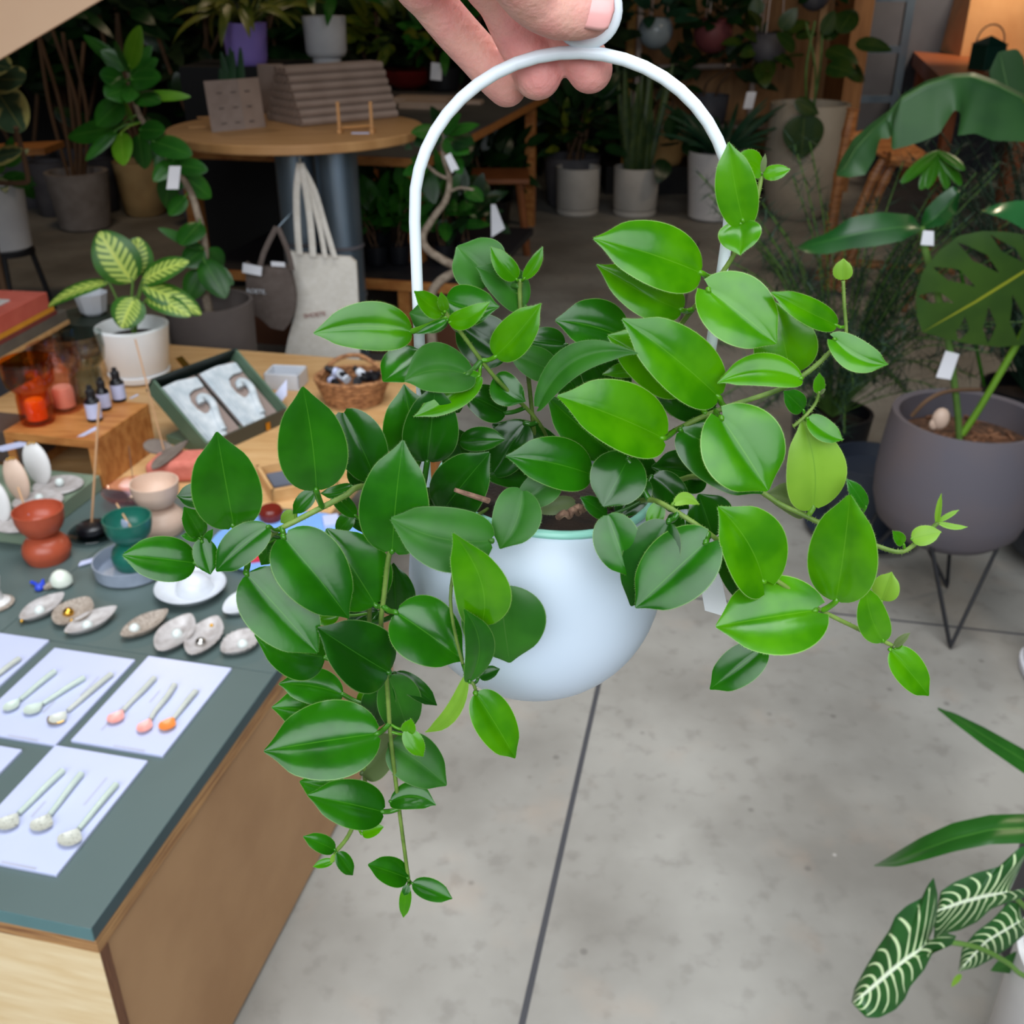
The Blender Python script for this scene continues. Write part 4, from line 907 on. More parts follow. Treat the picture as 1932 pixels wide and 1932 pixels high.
# ================================================================== plants by kind
PG = {}
def gm(name, c1, c2, **k):
    if name not in PG: PG[name] = leafmat(name, c1, c2, k.pop('under', tuple(min(255, x + 22) for x in c1)), nscale=k.pop('nscale', 10), bump=.1, **k)
    return PG[name]
GD = gm('dark foliage', (16, 44, 18), (24, 58, 22), rib=(46, 84, 36), rough=.35, trans=.1)
GM_ = gm('green foliage', (30, 84, 22), (44, 104, 26), rib=(84, 140, 50), rough=.35, trans=.15)
GL = gm('lime foliage', (84, 140, 24), (104, 160, 34), rib=(140, 180, 60), rough=.35, trans=.2)
GY = gm('croton foliage', (96, 104, 20), (60, 84, 22), rib=(170, 160, 50), rough=.4, trans=.15)
GB = gm('bluish foliage', (36, 76, 52), (28, 64, 42), rough=.45, trans=.1)
def pot(t, c, r, h, mt, name='pot', base=.82, lip=.012, soil=True, foot=0., round_=.12):
    c = V(c); pr = []
    if foot: pr += [(r*.7, 0), (r*.7, foot), (r*base, foot)]
    else: pr += [(r*(base-round_*.6), 0)]
    z0 = foot
    pr += [(r*base, z0 + h*.04), (r*(base+(1-base)*.3), z0 + h*round_*1.4), (r, h), (r - lip, h), (r - lip, h*.8)]
    o = MB().lathe(pr, c, 40, cap=False).build(name, mt, t, angle=50)
    if soil: MB().lathe([(1e-4, h*.84), (r - lip*1.1, h*.82)], c, 24).build('soil', M['soil'], t)
    return o
def foliage(mb, c, rad, n, L, W, seed, up=.3, down=0., a=.5, b=.8, spread=1.0):
    r = random.Random(seed); c = V(c)
    for i in range(n):
        th = r.uniform(0, 6.283); ph = math.acos(r.uniform(-.6, 1)); k = r.uniform(.35, 1)
        d = V((math.sin(ph)*math.cos(th), math.sin(ph)*math.sin(th), math.cos(ph)))
        p = c + V((d.x*rad[0], d.y*rad[1], d.z*rad[2])) * k
        o = (d + V((0,0,up - down)) + V((r.uniform(-.5,.5), r.uniform(-.5,.5), r.uniform(-.5,.5)))*spread).normalized()
        l = L * r.uniform(.7, 1.2)
        mb.leaf(p, p + o*l, W*r.uniform(.75, 1.15), V((r.uniform(-.5,.5), -.7, .7)), fold=.25, curl=.2, nu=7, nv=2, tipdroop=r.uniform(0,.3), a=a, b=b)
    return mb
def stems(mb, base, top, n, r0, seed, rad=.08):
    r = random.Random(seed)
    for i in range(n):
        b = V(base) + V((r.uniform(-1,1)*rad*.3, r.uniform(-1,1)*rad*.3, 0)); e = V(top) + V((r.uniform(-1,1)*rad, r.uniform(-1,1)*rad, r.uniform(-.3,.3)*rad))
        m = (b + e)/2 + V((r.uniform(-1,1)*rad*.4, r.uniform(-1,1)*rad*.4, 0)); mb.tube(curve([b, m, e], 5), r0, 6)
    return mb
M['trunk'] = mat('pale bark', (168, 152, 134), .8, col2=(128, 112, 96), scale=40); M['bstem'] = mat('brown stem', (96, 70, 48), .8); M['gstem'] = mat('petiole', (92, 128, 56), .5, col2=(78, 112, 46), scale=20)
def bushy(name, lab, cat, x, y, z, pr, ph, pm, fh, frad, n, L, W, gmat, seed, group=None, base=.82, up=.3, tr=.008, ns=3, foot=0., Y=None):
    c = Zp(x, y, z) if Y is None else V((Yp(x, y, Y).x, Y, z))
    t = thing(name, lab, cat, c, group)
    pot(t, c, pr, ph, pm, base=base, foot=foot)
    stems(MB(), c + UP*ph*.84, c + UP*(ph*.9 + fh*.6), ns, tr, seed, frad[0]*.5).build('stem', M['bstem'], t)
    foliage(MB(), c + UP*(ph + fh*.5), frad, n, L, W, seed, up=up).build('foliage', gmat, t, angle=180)
    return t
M['pw'] = mat('white pot', (214, 212, 212), .4, col2=(204, 202, 204), scale=10); M['pgray'] = mat('grey concrete pot', (152, 142, 136), .8, col2=(134, 124, 118), scale=12)
M['pdark'] = mat('dark grey pot', (92, 90, 94), .6, col2=(78, 76, 82), scale=10); M['ptan'] = mat('tan pot', (196, 164, 112), .7, col2=(184, 150, 100), scale=10)
M['pblue'] = mat('blue grey pot', (134, 142, 152), .5, col2=(122, 130, 140), scale=8); M['pbeige'] = mat('beige planter', (188, 176, 158), .6, col2=(174, 162, 144), scale=4)
M['pmatte'] = mat('warm white pot', (196, 190, 182), .6, col2=(186, 180, 172), scale=10); M['purple'] = mat('lilac pot', (160, 136, 220), .45, col2=(150, 126, 212), scale=6)
M['red'] = mat('oxblood bowl', (110, 24, 22), .3); M['nursery'] = mat('black nursery pot', (24, 25, 30), .4)
# back row on the floor
def cyl_pot(x, y, rpx, hpx, mt, lab, saucer=True, leaves=None, seed=1):
    c = Zp(x, y, 0); s = pxm(c); r = rpx*s; h = hpx*s/.95
    t = thing('potted_plant', lab, 'potted plant', c)
    if saucer: MB().lathe([(r*.9, 0), (r*.96, .01), (r*.96, h*.12), (r*.9, h*.13)], c, 32).build('saucer', mt, t)
    z0 = h*.14 if saucer else 0
    MB().lathe([(r*.92, z0), (r*.97, z0+.01), (r, h), (r*.93, h), (r*.92, h*.86)], c, 36, cap=False).build('pot', mt, t, angle=50)
    MB().lathe([(1e-4, h*.9), (r*.94, h*.88)], c, 20).build('soil', M['soil'], t)
    return t, c, s, r, h
t, c, s, r, h = cyl_pot(1089, 402, 41, 80, M['pmatte'], 'dark leafy plant in warm white cylinder pot with saucer, left of the snake plant')
foliage(MB(), c + UP*(h + .28), (.24, .22, .3), 70, .18, .075, 11).build('foliage', GD, t, angle=180)
foliage(MB(), c + V((-.06, -.1, h + .2)), (.16, .1, .16), 10, .14, .06, 19).build('mottled_foliage', GY, t, angle=180)
t, c, s, r, h = cyl_pot(1197, 404, 42, 82, M['pmatte'], 'snake plant in warm white cylinder pot with saucer at the back')
mb = MB(); rr = random.Random(5)
for k in range(20):
    a = rr.uniform(0, 6.28); b0 = c + V((math.cos(a)*.07, math.sin(a)*.07, h*.88)); tip = c + V((math.cos(a)*rr.uniform(.05,.22), math.sin(a)*rr.uniform(.05,.2), h + rr.uniform(.3, .66)))
    mb.leaf(b0, tip, rr.uniform(.04,.06), V((math.sin(a)*.4, -1, .1)), fold=.5, curl=.1, a=.15, b=.45, nu=10, nv=2)
mb.build('foliage', gm('snake plant', (74, 92, 44), (40, 64, 34), edge=(150, 146, 70), rough=.4, trans=.05), t, angle=180)
foliage(MB(), c + V((.2, -.1, h + .12)), (.1, .08, .12), 6, .16, .13, 3).build('side_leaf', GD, t, angle=180)
c = Zp(1345, 412, 0); s = pxm(c)
t = thing('potted_plant', 'dark ferny plant in rounded white pot behind the white handle', 'potted plant', c); pot(t, c, 56*s, 122*s, M['pw'], base=.84, round_=.25)
mb = MB(); rr = random.Random(8)
for k in range(60):
    a = rr.uniform(0, 6.28); p = c + V((math.cos(a)*.05, math.sin(a)*.05, 118*s)); e = p + V((math.cos(a)*rr.uniform(.1,.34), math.sin(a)*.3, rr.uniform(.1,.36)))
    mb.leaf(p, e, .035, V((0,-.7,.7)), tipdroop=.4, nu=8, nv=2, a=.3, b=.6)
mb.build('foliage', GB, t, angle=180)
MB().prism([(0,0),(.06,0),(.06,.1),(0,.1)], Yp(1402, 205, 7.05), V((1,0,0)), V((.15,0,1)), V((0,.002,0))).build('price_tag', M['tagw'], t, smooth=False)
c = Zp(1503, 408, 0); s = pxm(c)
t = thing('large_planter', 'large rounded beige planter near the wooden post, with a broad leaf hanging over its rim', 'planter', c)
pr = [(42*s, 0), (58*s, 16*s), (68*s, 55*s), (73*s, 110*s), (72*s, 165*s), (70*s, 200*s), (64*s, 200*s), (64*s, 180*s)]
MB().lathe(pr, c, 48, cap=False).build('pot', M['pbeige'], t, angle=50); MB().lathe([(1e-4, 186*s), (65*s, 184*s)], c, 24).build('soil', M['soil'], t)
mb = MB(); stems(mb, c + UP*186*s, c + UP*(330*s), 3, .008, 3, .12); mb.build('stem', M['gstem'], t)
mb = foliage(MB(), c + V((-.03, 0, 280*s)), (.30, .2, .2), 10, .2, .14, 21, up=-.1)
f = lambda x, y: Yp(x, y, c.y - .33)
mb.leaf(f(1518, 215), f(1512, 300), 72*s, (0,-1,.1), fold=.1, curl=.1); mb.leaf(f(1500, 190), f(1545, 215), 30*s, (0,-.8,.4))
mb.build('foliage', gm('philodendron', (52, 76, 24), (34, 66, 22), rib=(96, 116, 50), rough=.4, trans=.12), t, angle=180)
c = Zp(1262, 345, .1); 
bushy('potted_plant', 'shadowed plant in tan pot behind the snake plant', 'potted plant', 1250, 300, .2, .17, .30, M['ptan'], .4, (.25,.2,.25), 30, .16, .07, GD, 31, Y=8.15)
one(MB().box((Yp(1320,330,8.3).x, 8.25, .1), (1.5, .5, .2)), 'plinth', M['blackm'], 'low dark plinth under the shadowed pots at the back', 'plinth', smooth=False)
# ---- rack with metal posts, hanging plants
rk = thing('metal_rack', 'metal rack with pale posts and a crossbar in the plywood bay', 'rack', (Yp(1330, 300, 8.1).x, 8.1, 0))
M['pale_metal'] = mat('pale metal', (168, 150, 140), .4, metal=.6)
for x, mt, w in ((1186, mat('yellow post', (196, 140, 50), .5), .05), (1202, M['pale_metal'], .035), (1420, M['pale_metal'], .035), (1536, mat('light wood post', (190, 150, 106), .5), .05)):
    p = Yp(x, 150, 8.1); MB().box((p.x, 8.1, 1.2), (w, w, 2.4)).build('post', mt, rk, smooth=False)
a, b = Yp(1240, 127, 8.1), Yp(1400, 124, 8.1); MB().tube([a, b], .022, 8).build('crossbar', M['pale_metal'], rk)
MB().box((Yp(1330,300,8.1).x, 8.1, .485), (1.3, .3, .028)).build('shelf', M['pale_metal'], rk, smooth=False)
def hanging(x, y, Y, r, mt, gmat, lab, n, L, W, seed, trail=0.):
    c = Yp(x, y, Y); t = thing('hanging_pot', lab, 'hanging plant', c - UP*r, None)
    MB().lathe([(max(1e-4, r*math.cos(R(q))), r*math.sin(R(q))) for q in range(-90, 46, 9)] + [(r*.62, r*.7)], c, 28, cap=False).build('pot', mt, t, angle=180)
    mb = MB()
    for k in range(3):
        a = k*2.094; mb.tube([c + V((math.cos(a)*r*.66, math.sin(a)*r*.66, r*.7)), c + UP*(2.6 - c.z)], .004, 5)
    mb.build('hanging_cord', M['pale_metal'], t)
    foliage(MB(), c + UP*(r*.9 - trail), (r*1.8, r*1.4, r*1.1 + trail), n, L, W, seed, up=.2, down=.4 if trail else 0).build('foliage', gmat, t, angle=180)
hanging(1237, 58, 7.6, .115, mat('silver grey globe', (150, 160, 164), .25), GB, 'silver globe hanging planter near the fingertips', 26, .15, .07, 41)
hanging(1345, 62, 7.7, .13, mat('dull pink pot', (120, 60, 62), .6), GD, 'dull pink hanging pot with dark foliage in the plywood bay', 40, .16, .1, 42)
hanging(1450, 88, 7.5, .12, M['pdark'], gm('trailing pothos', (66, 84, 22), (44, 74, 22), rib=(110, 120, 50), rough=.4, trans=.15), 'trailing yellow green plant hanging in front of the plywood lining', 24, .15, .10, 43, trail=.12)
hanging(1538, -10, 7.6, .1, M['pdark'], GD, 'dark trailing plant hanging by the light wood post at the top', 18, .12, .07, 44, trail=.05)
bushy('potted_plant', 'spreading green plant on the shadowed rack below the crossbar', 'potted plant', 1335, 235, .5, .14, .2, M['pdark'], .36, (.42,.25,.2), 50, .17, .08, gm('green shade plant', (44, 70, 36), (30, 58, 30), rough=.5, trans=.1), 45, Y=8.0)
# ---- left back row
def tapered(x, y, rpx, hpx, mt, lab, z=0., base=.8, seed=None, fol=None):
    c = Zp(x, y, z); s = pxm(c); t = thing('potted_plant', lab, 'potted plant', c); pot(t, c, rpx*s, hpx*s/.95, mt, base=base, lip=.03, round_=.2)
    return t, c, s
t, c, s = tapered(163, 430, 56, 98, M['pgray'], 'warm grey tapered pot in the row on the left floor')
stems(MB(), c + UP*.3, c + UP*1.15, 7, .012, 51, .16).build('stem', M['bstem'], t); foliage(MB(), c + UP*1.35, (.28,.25,.3), 40, .24, .08, 51).build('foliage', GD, t, angle=180)
t, c, s = tapered(108, 405, 36, 92, M['pdark'], 'dark grey tapered pot half behind the warm grey one'); foliage(MB(), c + UP*.9, (.18,.18,.5), 26, .26, .1, 52).build('foliage', GD, t, angle=180)
t, c, s = tapered(200, 398, 30, 90, M['pdark'], 'slate grey pot behind the warm grey one on the right'); foliage(MB(), c + UP*.9, (.18,.18,.5), 26, .26, .1, 53).build('foliage', GD, t, angle=180)
t, c, s = tapered(276, 404, 46, 92, M['ptan'], 'tan tapered pot under the bright leafy branches', base=.78); stems(MB(), c + UP*.3, c + UP*1.2, 4, .014, 54, .2).build('stem', M['bstem'], t); foliage(MB(), c + UP*1.3, (.26,.24,.4), 36, .24, .1, 54).build('foliage', GD, t, angle=180)
t, c, s = tapered(388, 410, 46, 75, M['pblue'], 'blue grey pot under the edge of the round table'); foliage(MB(), c + UP*.55, (.3,.3,.3), 22, .2, .1, 55).build('foliage', GD, t, angle=180)
# white pot on a dark stand at the left edge
Yv = 4.4; c = Yp(16, 470, Yv); s = pxm(c)
t = thing('potted_plant', 'white rounded pot on dark hairpin stand at the left edge', 'potted plant', V((c.x, c.y, 0)))
pot(t, c, 50*s, 128*s, M['pw'], base=.86, round_=.25, lip=.012)
MB().lathe([(44*s, -.02), (46*s, -.018), (46*s, 0), (1e-4, 0)], c, 28).build('stand_ring', M['blackm'], t)
for a in (40, 160, 280):
    d = V((math.cos(R(a)), math.sin(R(a)), 0)); MB().tube([c + d*.09 - UP*.02, V((c.x, c.y, .01)) + d*.16], .012, 8).build('stand_leg', M['blackm'], t)
foliage(MB(), c + UP*(140*s), (.12,.1,.07), 24, .12, .06, 61).build('foliage', GM_, t, angle=180)
# rubber plant leaves entering from the left
c = V((-1.75, 3.55, 0)); t = thing('rubber_plant', 'variegated rubber plant leaning in at the left edge', 'potted plant', c)
pot(t, c, .14, .26, M['pdark']); VR = gm('variegated leaf', (74, 98, 70), (58, 84, 58), rib=(170, 168, 96), edge=(186, 178, 104), pattern='variegated', pcol=(186, 176, 104), rough=.4, trans=.1, under=(150, 110, 80))
MB().tube(curve([c + UP*.2, c + V((-.02,0,.6)), Yp(-20, 300, 3.5), Yp(-15, 150, 3.5)], 6), .012, 8).build('stem', M['bstem'], t)
MB().tube(curve([Yp(30, 240, 3.3), Yp(38, 270, 3.32), Yp(52, 330, 3.36), Yp(45, 345, 3.38), Yp(-10, 345, 3.45)], 6), .008, 8).build('branch', M['bstem'], t)
for (bx, by, tx, ty, W) in ((-10,165,44,248,74),(-12,150,48,150,60),(-25,300,42,285,40),(-30,120,20,128,50)):
    MB().leaf(Yp(bx,by,3.45), Yp(tx,ty,3.3), W*pxm(Yp(tx,ty,3.4)), (0,-.8,.5), fold=.15, curl=.2, a=.5, b=.6).build('leaf', VR, t, angle=180)
one(MB().hexa(Yp(-40, 298, 5.2), Yp(85, 292, 5.2) - Yp(-40, 298, 5.2), V((0,.25,0)), UP*.03), 'wall_shelf', M['oak'], 'short orange wood shelf end behind the rubber plant', 'shelf', smooth=False)
# ---- pachira style tree in the big taupe planter
TY = 3.32
c = V((Yp(398, 600, TY).x, TY, 0)); s = pxm(c + UP*.5)
M['ptaupe'] = mat('taupe planter', (108, 98, 94), .75, col2=(96, 87, 84), scale=8)
t = thing('broadleaf_tree', 'leaning broadleaf tree in taupe planter behind the white potted plant', 'potted tree', c)
MB().lathe([(.10, 0), (.125, .02), (.142, .54), (.130, .54), (.128, .46)], c, 44, cap=False).build('planter', M['ptaupe'], t, angle=50); MB().lathe([(1e-4, .48), (.13, .47)], c, 24).build('soil', M['soil'], t)
tr = [c + UP*.46, Yp(384, 530, TY), Yp(386, 470, TY), Yp(376, 415, TY), Yp(356, 355, TY), Yp(318, 300, TY), Yp(262, 215, TY), Yp(240, 130, TY)]
P = curve(tr, 6); MB().tube(P, [.016 - .010*i/len(P) for i in range(len(P))], 10).build('trunk', M['trunk'], t)
TL = [(240,130,190,95,30,'m'),(240,130,155,65,22,'m'),(240,135,215,80,34,'m'),(242,130,262,50,30,'l'),(246,135,285,85,24,'m'),(248,145,296,110,26,'m'),(245,150,300,145,40,'m'),(238,155,190,140,40,'m'),
 (245,165,200,180,44,'m'),(250,160,240,190,30,'m'),(230,190,180,235,48,'m'),(232,185,240,228,44,'l'),(255,180,300,190,34,'m'),(270,180,358,180,18,'l'),(225,240,122,255,38,'m'),(220,245,160,300,22,'m'),
 (228,250,232,310,36,'l'),(262,255,270,320,40,'m'),(270,260,338,305,40,'m'),(285,265,360,290,40,'m'),(262,245,310,245,34,'m'),(300,290,330,345,36,'m'),(330,310,390,320,30,'m'),(345,330,400,372,36,'m'),
 (320,340,310,395,40,'m'),(350,370,318,405,30,'m'),(352,320,312,360,30,'m'),(378,420,340,460,44,'m'),(384,470,345,500,40,'m'),(384,475,420,510,44,'m'),(384,490,425,560,44,'m'),(380,510,352,565,40,'m'),(384,470,300,430,18,'m'),(386,500,440,535,30,'m'),(330,300,290,340,30,'m')]
rr = random.Random(12)
for (bx, by, tx, ty, W, k) in TL:
    dy = rr.uniform(-.14, .10)
    B, T = Yp(bx, by, TY + dy*.3), Yp(tx, ty, TY + dy)
    q = min(P, key=lambda p: (p - B).length); mb = MB()
    mb.leaf(B, T, W*1.22*pxm(T), (rr.uniform(-.4,.4), -.8, .5), fold=.25, curl=.3, nu=12, nv=3, a=.55, b=.7, tipdroop=.06); mb.tube([q, q.lerp(B, .6) + UP*.006, B, B.lerp(T, .1)], .0028, 6)
    mb.build('leaf', GL if k == 'l' else GM_, t, angle=180)
MB().prism([(0,0),(.036,.0),(.046,.066),(.012,.066)], Yp(314, 357, TY - .16), V((1,0,0)), V((.1,0,1)), V((0,.001,0))).build('price_tag', M['tagw'], t, smooth=False)
# ---- round table on ducts
RT = V((-.775, 3.93, 1.0)); RR = .455
rt = thing('round_table', 'round wood table standing on two galvanised ducts', 'table', (RT.x, RT.y, 0))
MB().lathe([(RR-.004, .968), (RR, .972), (RR, .996), (RR-.004, 1.0), (1e-4, 1.0)], (RT.x, RT.y, 0), 72, cap=True).build('tabletop', mat('maple top', (188, 142, 92), .5, col2=(172, 126, 78), scale=4, stretch=(1, 7, 1)), rt, angle=30)
for x, Y in ((567, 3.86), (642, 3.80)):
    p = Yp(x, 400, Y); mb = MB(); pr = []
    for k in range(5):
        z0 = .19*k; pr += [(.072, z0 + .004), (.072, z0 + .186), (.075, z0 + .188), (.075, z0 + .190)]
    MB().lathe([(.074, 0), (.074, .418), (.078, .42), (.078, .435), (.074, .437), (.074, .966)], (p.x, Y, 0), 36).build('duct_leg', M['steel'], rt, angle=30)
    MB().lathe([(.0755, .60), (.0785, .603), (.0785, .612), (.0755, .615)], (p.x, Y, 0), 36, cap=False).build('duct_band', M['pdark'], rt)
hk = Yp(566, 306, 3.735); MB().tube([hk + V((0,.06,.0)), hk, hk + UP*.015], .004, 6).build('hook', M['silver'], rt)
M['corr'] = mat('taupe ceramic tube', (158, 138, 126), .7, col2=(148, 128, 116), scale=12)
# stack of long incense boxes
sb = thing('tube_stack', 'ridged pyramid stack of taupe tubes on the round table', 'stack', RT)
a0 = Zp(572, 240, 1.0); a1 = Zp(752, 222, 1.0); ax = (a1 - a0); LN = ax.length; ax.normalize(); bd = UP.cross(ax)
bd = bd if bd.y > 0 else -bd
rad = .0150
for row in range(7):
    n = max(1, 9 - row)
    for k in (range(n) if row in (0, 6) else (0, n-1) if n > 1 else (0,)):
        z = 1.0 + rad*.95 + row*rad*1.82; off = rad + row*rad*.95 + k*rad*2.0
        p = V((a0.x, a0.y, 0)) + bd*off + UP*z + ax*(.002*(row % 2))
        MB().tube([p, p + ax*LN], rad*.98, 8).build('tube', M['corr'], sb, smooth=True)
for row in range(1, 6):
    n = 9 - row
    mb = MB()
    for k in range(1, n-1):
        z = 1.0 + rad*.95 + row*rad*1.82; off = rad + row*rad*.95 + k*rad*2.0; p = V((a0.x, a0.y, 0)) + bd*off + UP*z
        mb.tube([p, p + ax*LN], rad*.98, 8)
    mb.build('inner_tubes', M['corr'], sb)
def q_(x, y): return Zp(x, y, 1.0)
b0, b1 = q_(400, 250), q_(500, 240); w_ = b1 - b0; up_ = UP*.163 + V((-.012,.018,0))
t = thing('display_screen', 'folded taupe display card standing at the front of the round table', 'display card', (b0+b1)/2)
MB().hexa(b0, w_*.62, up_, V((0,.004,0))).build('panel', mat('taupe printed card', (152, 136, 128), .7, col2=(142, 126, 118), scale=30), t, smooth=False)
MB().hexa(b0 + w_*.62 + V((0,-.001,0)), w_*.38 + V((0,.01,0)), up_, V((0,.004,0))).build('panel', M['corr'], t, smooth=False)
for i in range(3):
    for j in range(3): MB().hexa(b0 + w_*(.2 + .26*i) + up_*(.14 + .3*j) + V((0,-.0022,0)), w_*.1, up_*.025, V((0,.0005,0))).build('printed_mark', M['tote'], t, smooth=False)
b0 = q_(494, 214); t = one(MB().hexa(b0, V((.098,.01,0)), V((-.01,.05,0)), UP*.175), 'tall_carton', M['corr'], 'tall plain taupe carton standing beside the tube stack', 'carton', smooth=False, bevel=.002)
t = thing('small_easel', 'small pale wood easel in front of the tube stack', 'easel', q_(675, 245)); ez = mat('pale easel wood', (206, 150, 92), .5)
for x in (641, 702):
    p = q_(x, 250); MB().box(p + UP*.05, (.010, .008, .1)).build('upright', ez, t, smooth=False); MB().box(p + V((.004,-.012,.008)), (.012, .05, .014)).build('foot', ez, t, smooth=False)
MB().tube([q_(641, 248) + UP*.012, q_(702, 244) + UP*.012], .005, 8).build('rail', ez, t)
one(MB().box(q_(680, 252) + UP*.002, (.06, .01, .004), .05), 'white_stick', M['paper'], 'short white stick lying in front of the small easel', 'stick', smooth=False)
for x, y, w, lab in ((372, 240, .06, 'loose kraft sheet at the left edge of the round table'), (385, 222, .05, 'smaller kraft sheet behind the loose one on the round table')):
    one(MB().box(q_(x, y) + UP*.001, (w, .05, .002), .3), 'kraft_sheet', mat('kraft sheet', (214, 164, 110), .7), lab, 'sheet', smooth=False)
# ---- bags
BY = 3.66
t = thing('tote_bag', 'natural canvas tote bag hanging from the round table leg', 'tote bag', Yp(610, 700, BY))
def bagpoly(pts, Y, d=.03):
    P = [Yp(x, y, Y) for x, y in pts]; n = len(P); q = [p + V((0, d, 0)) for p in P]
    c0 = sum(P, V((0,0,0)))/n + V((0,-d*.6,0)); c1 = sum(q, V((0,0,0)))/n
    vs = P + q + [c0, c1]; fs = [(i, (i+1) % n, 2*n) for i in range(n)] + [((i+1) % n + n, i + n, 2*n+1) for i in range(n)] + [((i+1) % n, i, i+n, (i+1) % n + n) for i in range(n)]
    return MB().add(vs, fs)
bagpoly([(541,473),(560,478),(610,483),(660,486),(672,496),(676,560),(679,640),(678,700),(640,712),(580,706),(535,690),(541,640),(556,600),(562,560),(552,510)], BY).build('bag_body', M['canvas'], t, smooth=False, subsurf=1, bevel=.003)
def strap(pts, Y, w, mt, t):
    P = curve([Yp(x, y, Y) for x, y in pts], 6); s_ = pxm(P[0]); mb = MB()
    mb.tube(P, w*s_*.5, 8); mb.v = [V((p.x, Y + (p.y - Y)*.35 - .004, p.z)) for p in mb.v]; return mb.build('strap', mt, t)
strap([(566,308),(560,360),(561,420),(565,480)], BY - .02, 13, M['canvas'], t); strap([(568,308),(578,360),(586,420),(591,484)], BY - .025, 13, M['canvas'], t)
strap([(568,310),(590,380),(604,430),(614,486)], BY - .012, 10, M['canvas'], t); strap([(568,310),(594,360),(612,420),(632,486)], BY - .015, 11, M['canvas'], t)
M['redprint'] = mat('red print', (150, 70, 60), .8); dn = V((0,-1,0))
text('SHOETE', .022, Yp(574, 600, BY - .045), V((1,0,.12)), V((-.12,0,1)), dn, M['redprint'], 'lettering', t, .0015)
GYb = 3.56
t = thing('tote_bag', 'taupe canvas tote bag with white lettering hanging left of the natural one', 'tote bag', Yp(520, 610, GYb))
bagpoly([(462,495),(475,505),(505,505),(540,500),(553,525),(560,560),(556,600),(535,625),(510,620),(490,600),(468,590),(464,560)], GYb).build('bag_body', M['tote'], t, smooth=False, subsurf=1, bevel=.003)
strap([(522,428),(508,455),(497,480),(490,505)], GYb - .02, 10, M['tote'], t); strap([(524,428),(534,450),(545,478),(552,510)], GYb - .02, 10, M['tote'], t)
text('ROETE.', .021, Yp(465, 552, GYb - .06), V((1,0,-.08)), V((.08,0,1)), dn, M['white'], 'lettering', t, .0015)
MB().hexa(Yp(457, 514, GYb - .05), Yp(493, 521, GYb - .05) - Yp(457, 514, GYb - .05), UP*.032 + V((.006,0,0)), V((0,.002,0))).build('price_tag', M['tagw'], t, smooth=False)
MB().hexa(Yp(512, 502, GYb - .03), Yp(538, 504, GYb - .03) - Yp(512, 502, GYb - .03), UP*.016, V((0,.002,0))).build('inner_label', M['tagw'], t, smooth=False)
MB().tube([Yp(524, 430, GYb - .01), Yp(524, 430, GYb) + V((0,.3,0))], .004, 6).build('hanger', M['silver'], t)
# ---- low platform with nursery pots, long table behind
def al(o, a, b, z): return V((o.x, o.y, z)) + E1*a + E2*b
o = Zp(900, 541, .35)
pf = thing('low_platform', 'low dark platform with a wood rim behind the canvas bags', 'platform', al(o, 0, 0, 0))
LW = (Zp(405, 489, .35) - o).dot(E2)
MB().hexa(al(o, .016, .0, .318), E1*1.1, E2*LW, UP*.03).build('deck', mat('black deck', (34, 34, 40), .6), pf, smooth=False)
MB().hexa(al(o, 0, 0, .312), E1*.0155, E2*LW, UP*.04).build('rim', M['oak'], pf, smooth=False)
for b in (.3, LW*.55, LW - .06): MB().hexa(al(o, .02, b, 0), E1*.05, E2*.05, UP*.317).build('leg', M['oak'], pf, smooth=False)
MB().hexa(al(o, .09, .02, .0), E1*.02, E2*(LW-.04), UP*.2).build('kick_board', mat('red brown board', (96, 56, 34), .6), pf, smooth=False)
k = 0
for (x, y, g_, hh) in ((712, 500, GM_, .22), (755, 498, GM_, .26), (838, 496, GM_, .3), (880, 490, GD, .24), (720, 470, GD, .34), (790, 480, GM_, .3), (850, 462, GD, .36)):
    k += 1
    lab = ['nursery pot plant nearest the steel duct', 'second nursery pot plant from the steel duct at the platform rim', 'lime streaked nursery plant behind the twisted trunk', 'nursery plant at the right end of the platform', 'taller nursery plant behind the one nearest the duct', 'nursery plant behind the white handle', 'tall nursery plant at the back right of the platform'][k-1]
    bushy('nursery_plant', lab, 'potted plant', x, y, .3505, .05, .085, M['nursery'], hh, (.13, .11, hh*.5), 34, .11, .055, g_ if k != 3 else GL if False else g_, 70 + k, tr=.003)
# twisted trunk tree
t = thing('twisted_tree', 'small tree with a pale twisted trunk behind the white handle', 'potted tree', V((Yp(815, 600, 3.75).x, 3.75, 0)))
c = V((Yp(815, 600, 3.75).x, 3.75, 0)); pot(t, c, .1, .2, M['pdark'])
P = curve([c + UP*.16, Yp(812, 575, 3.75), Yp(826, 535, 3.75), Yp(862, 508, 3.75), Yp(838, 492, 3.75), Yp(806, 470, 3.75), Yp(798, 445, 3.75), Yp(818, 410, 3.75), Yp(842, 375, 3.75), Yp(848, 335, 3.75), Yp(838, 300, 3.75), Yp(832, 250, 3.75)], 6)
MB().tube(P, [.019 - .011*i/len(P) for i in range(len(P))], 10).build('trunk', M['trunk'], t)
MB().tube(curve([Yp(847,338,3.75), Yp(825,328,3.75), Yp(806,312,3.72)], 4), .006, 8).build('branch', M['trunk'], t); MB().tube(curve([Yp(848,362,3.75), Yp(870,354,3.73), Yp(905,362,3.72)], 4), .005, 8).build('branch', M['trunk'], t)
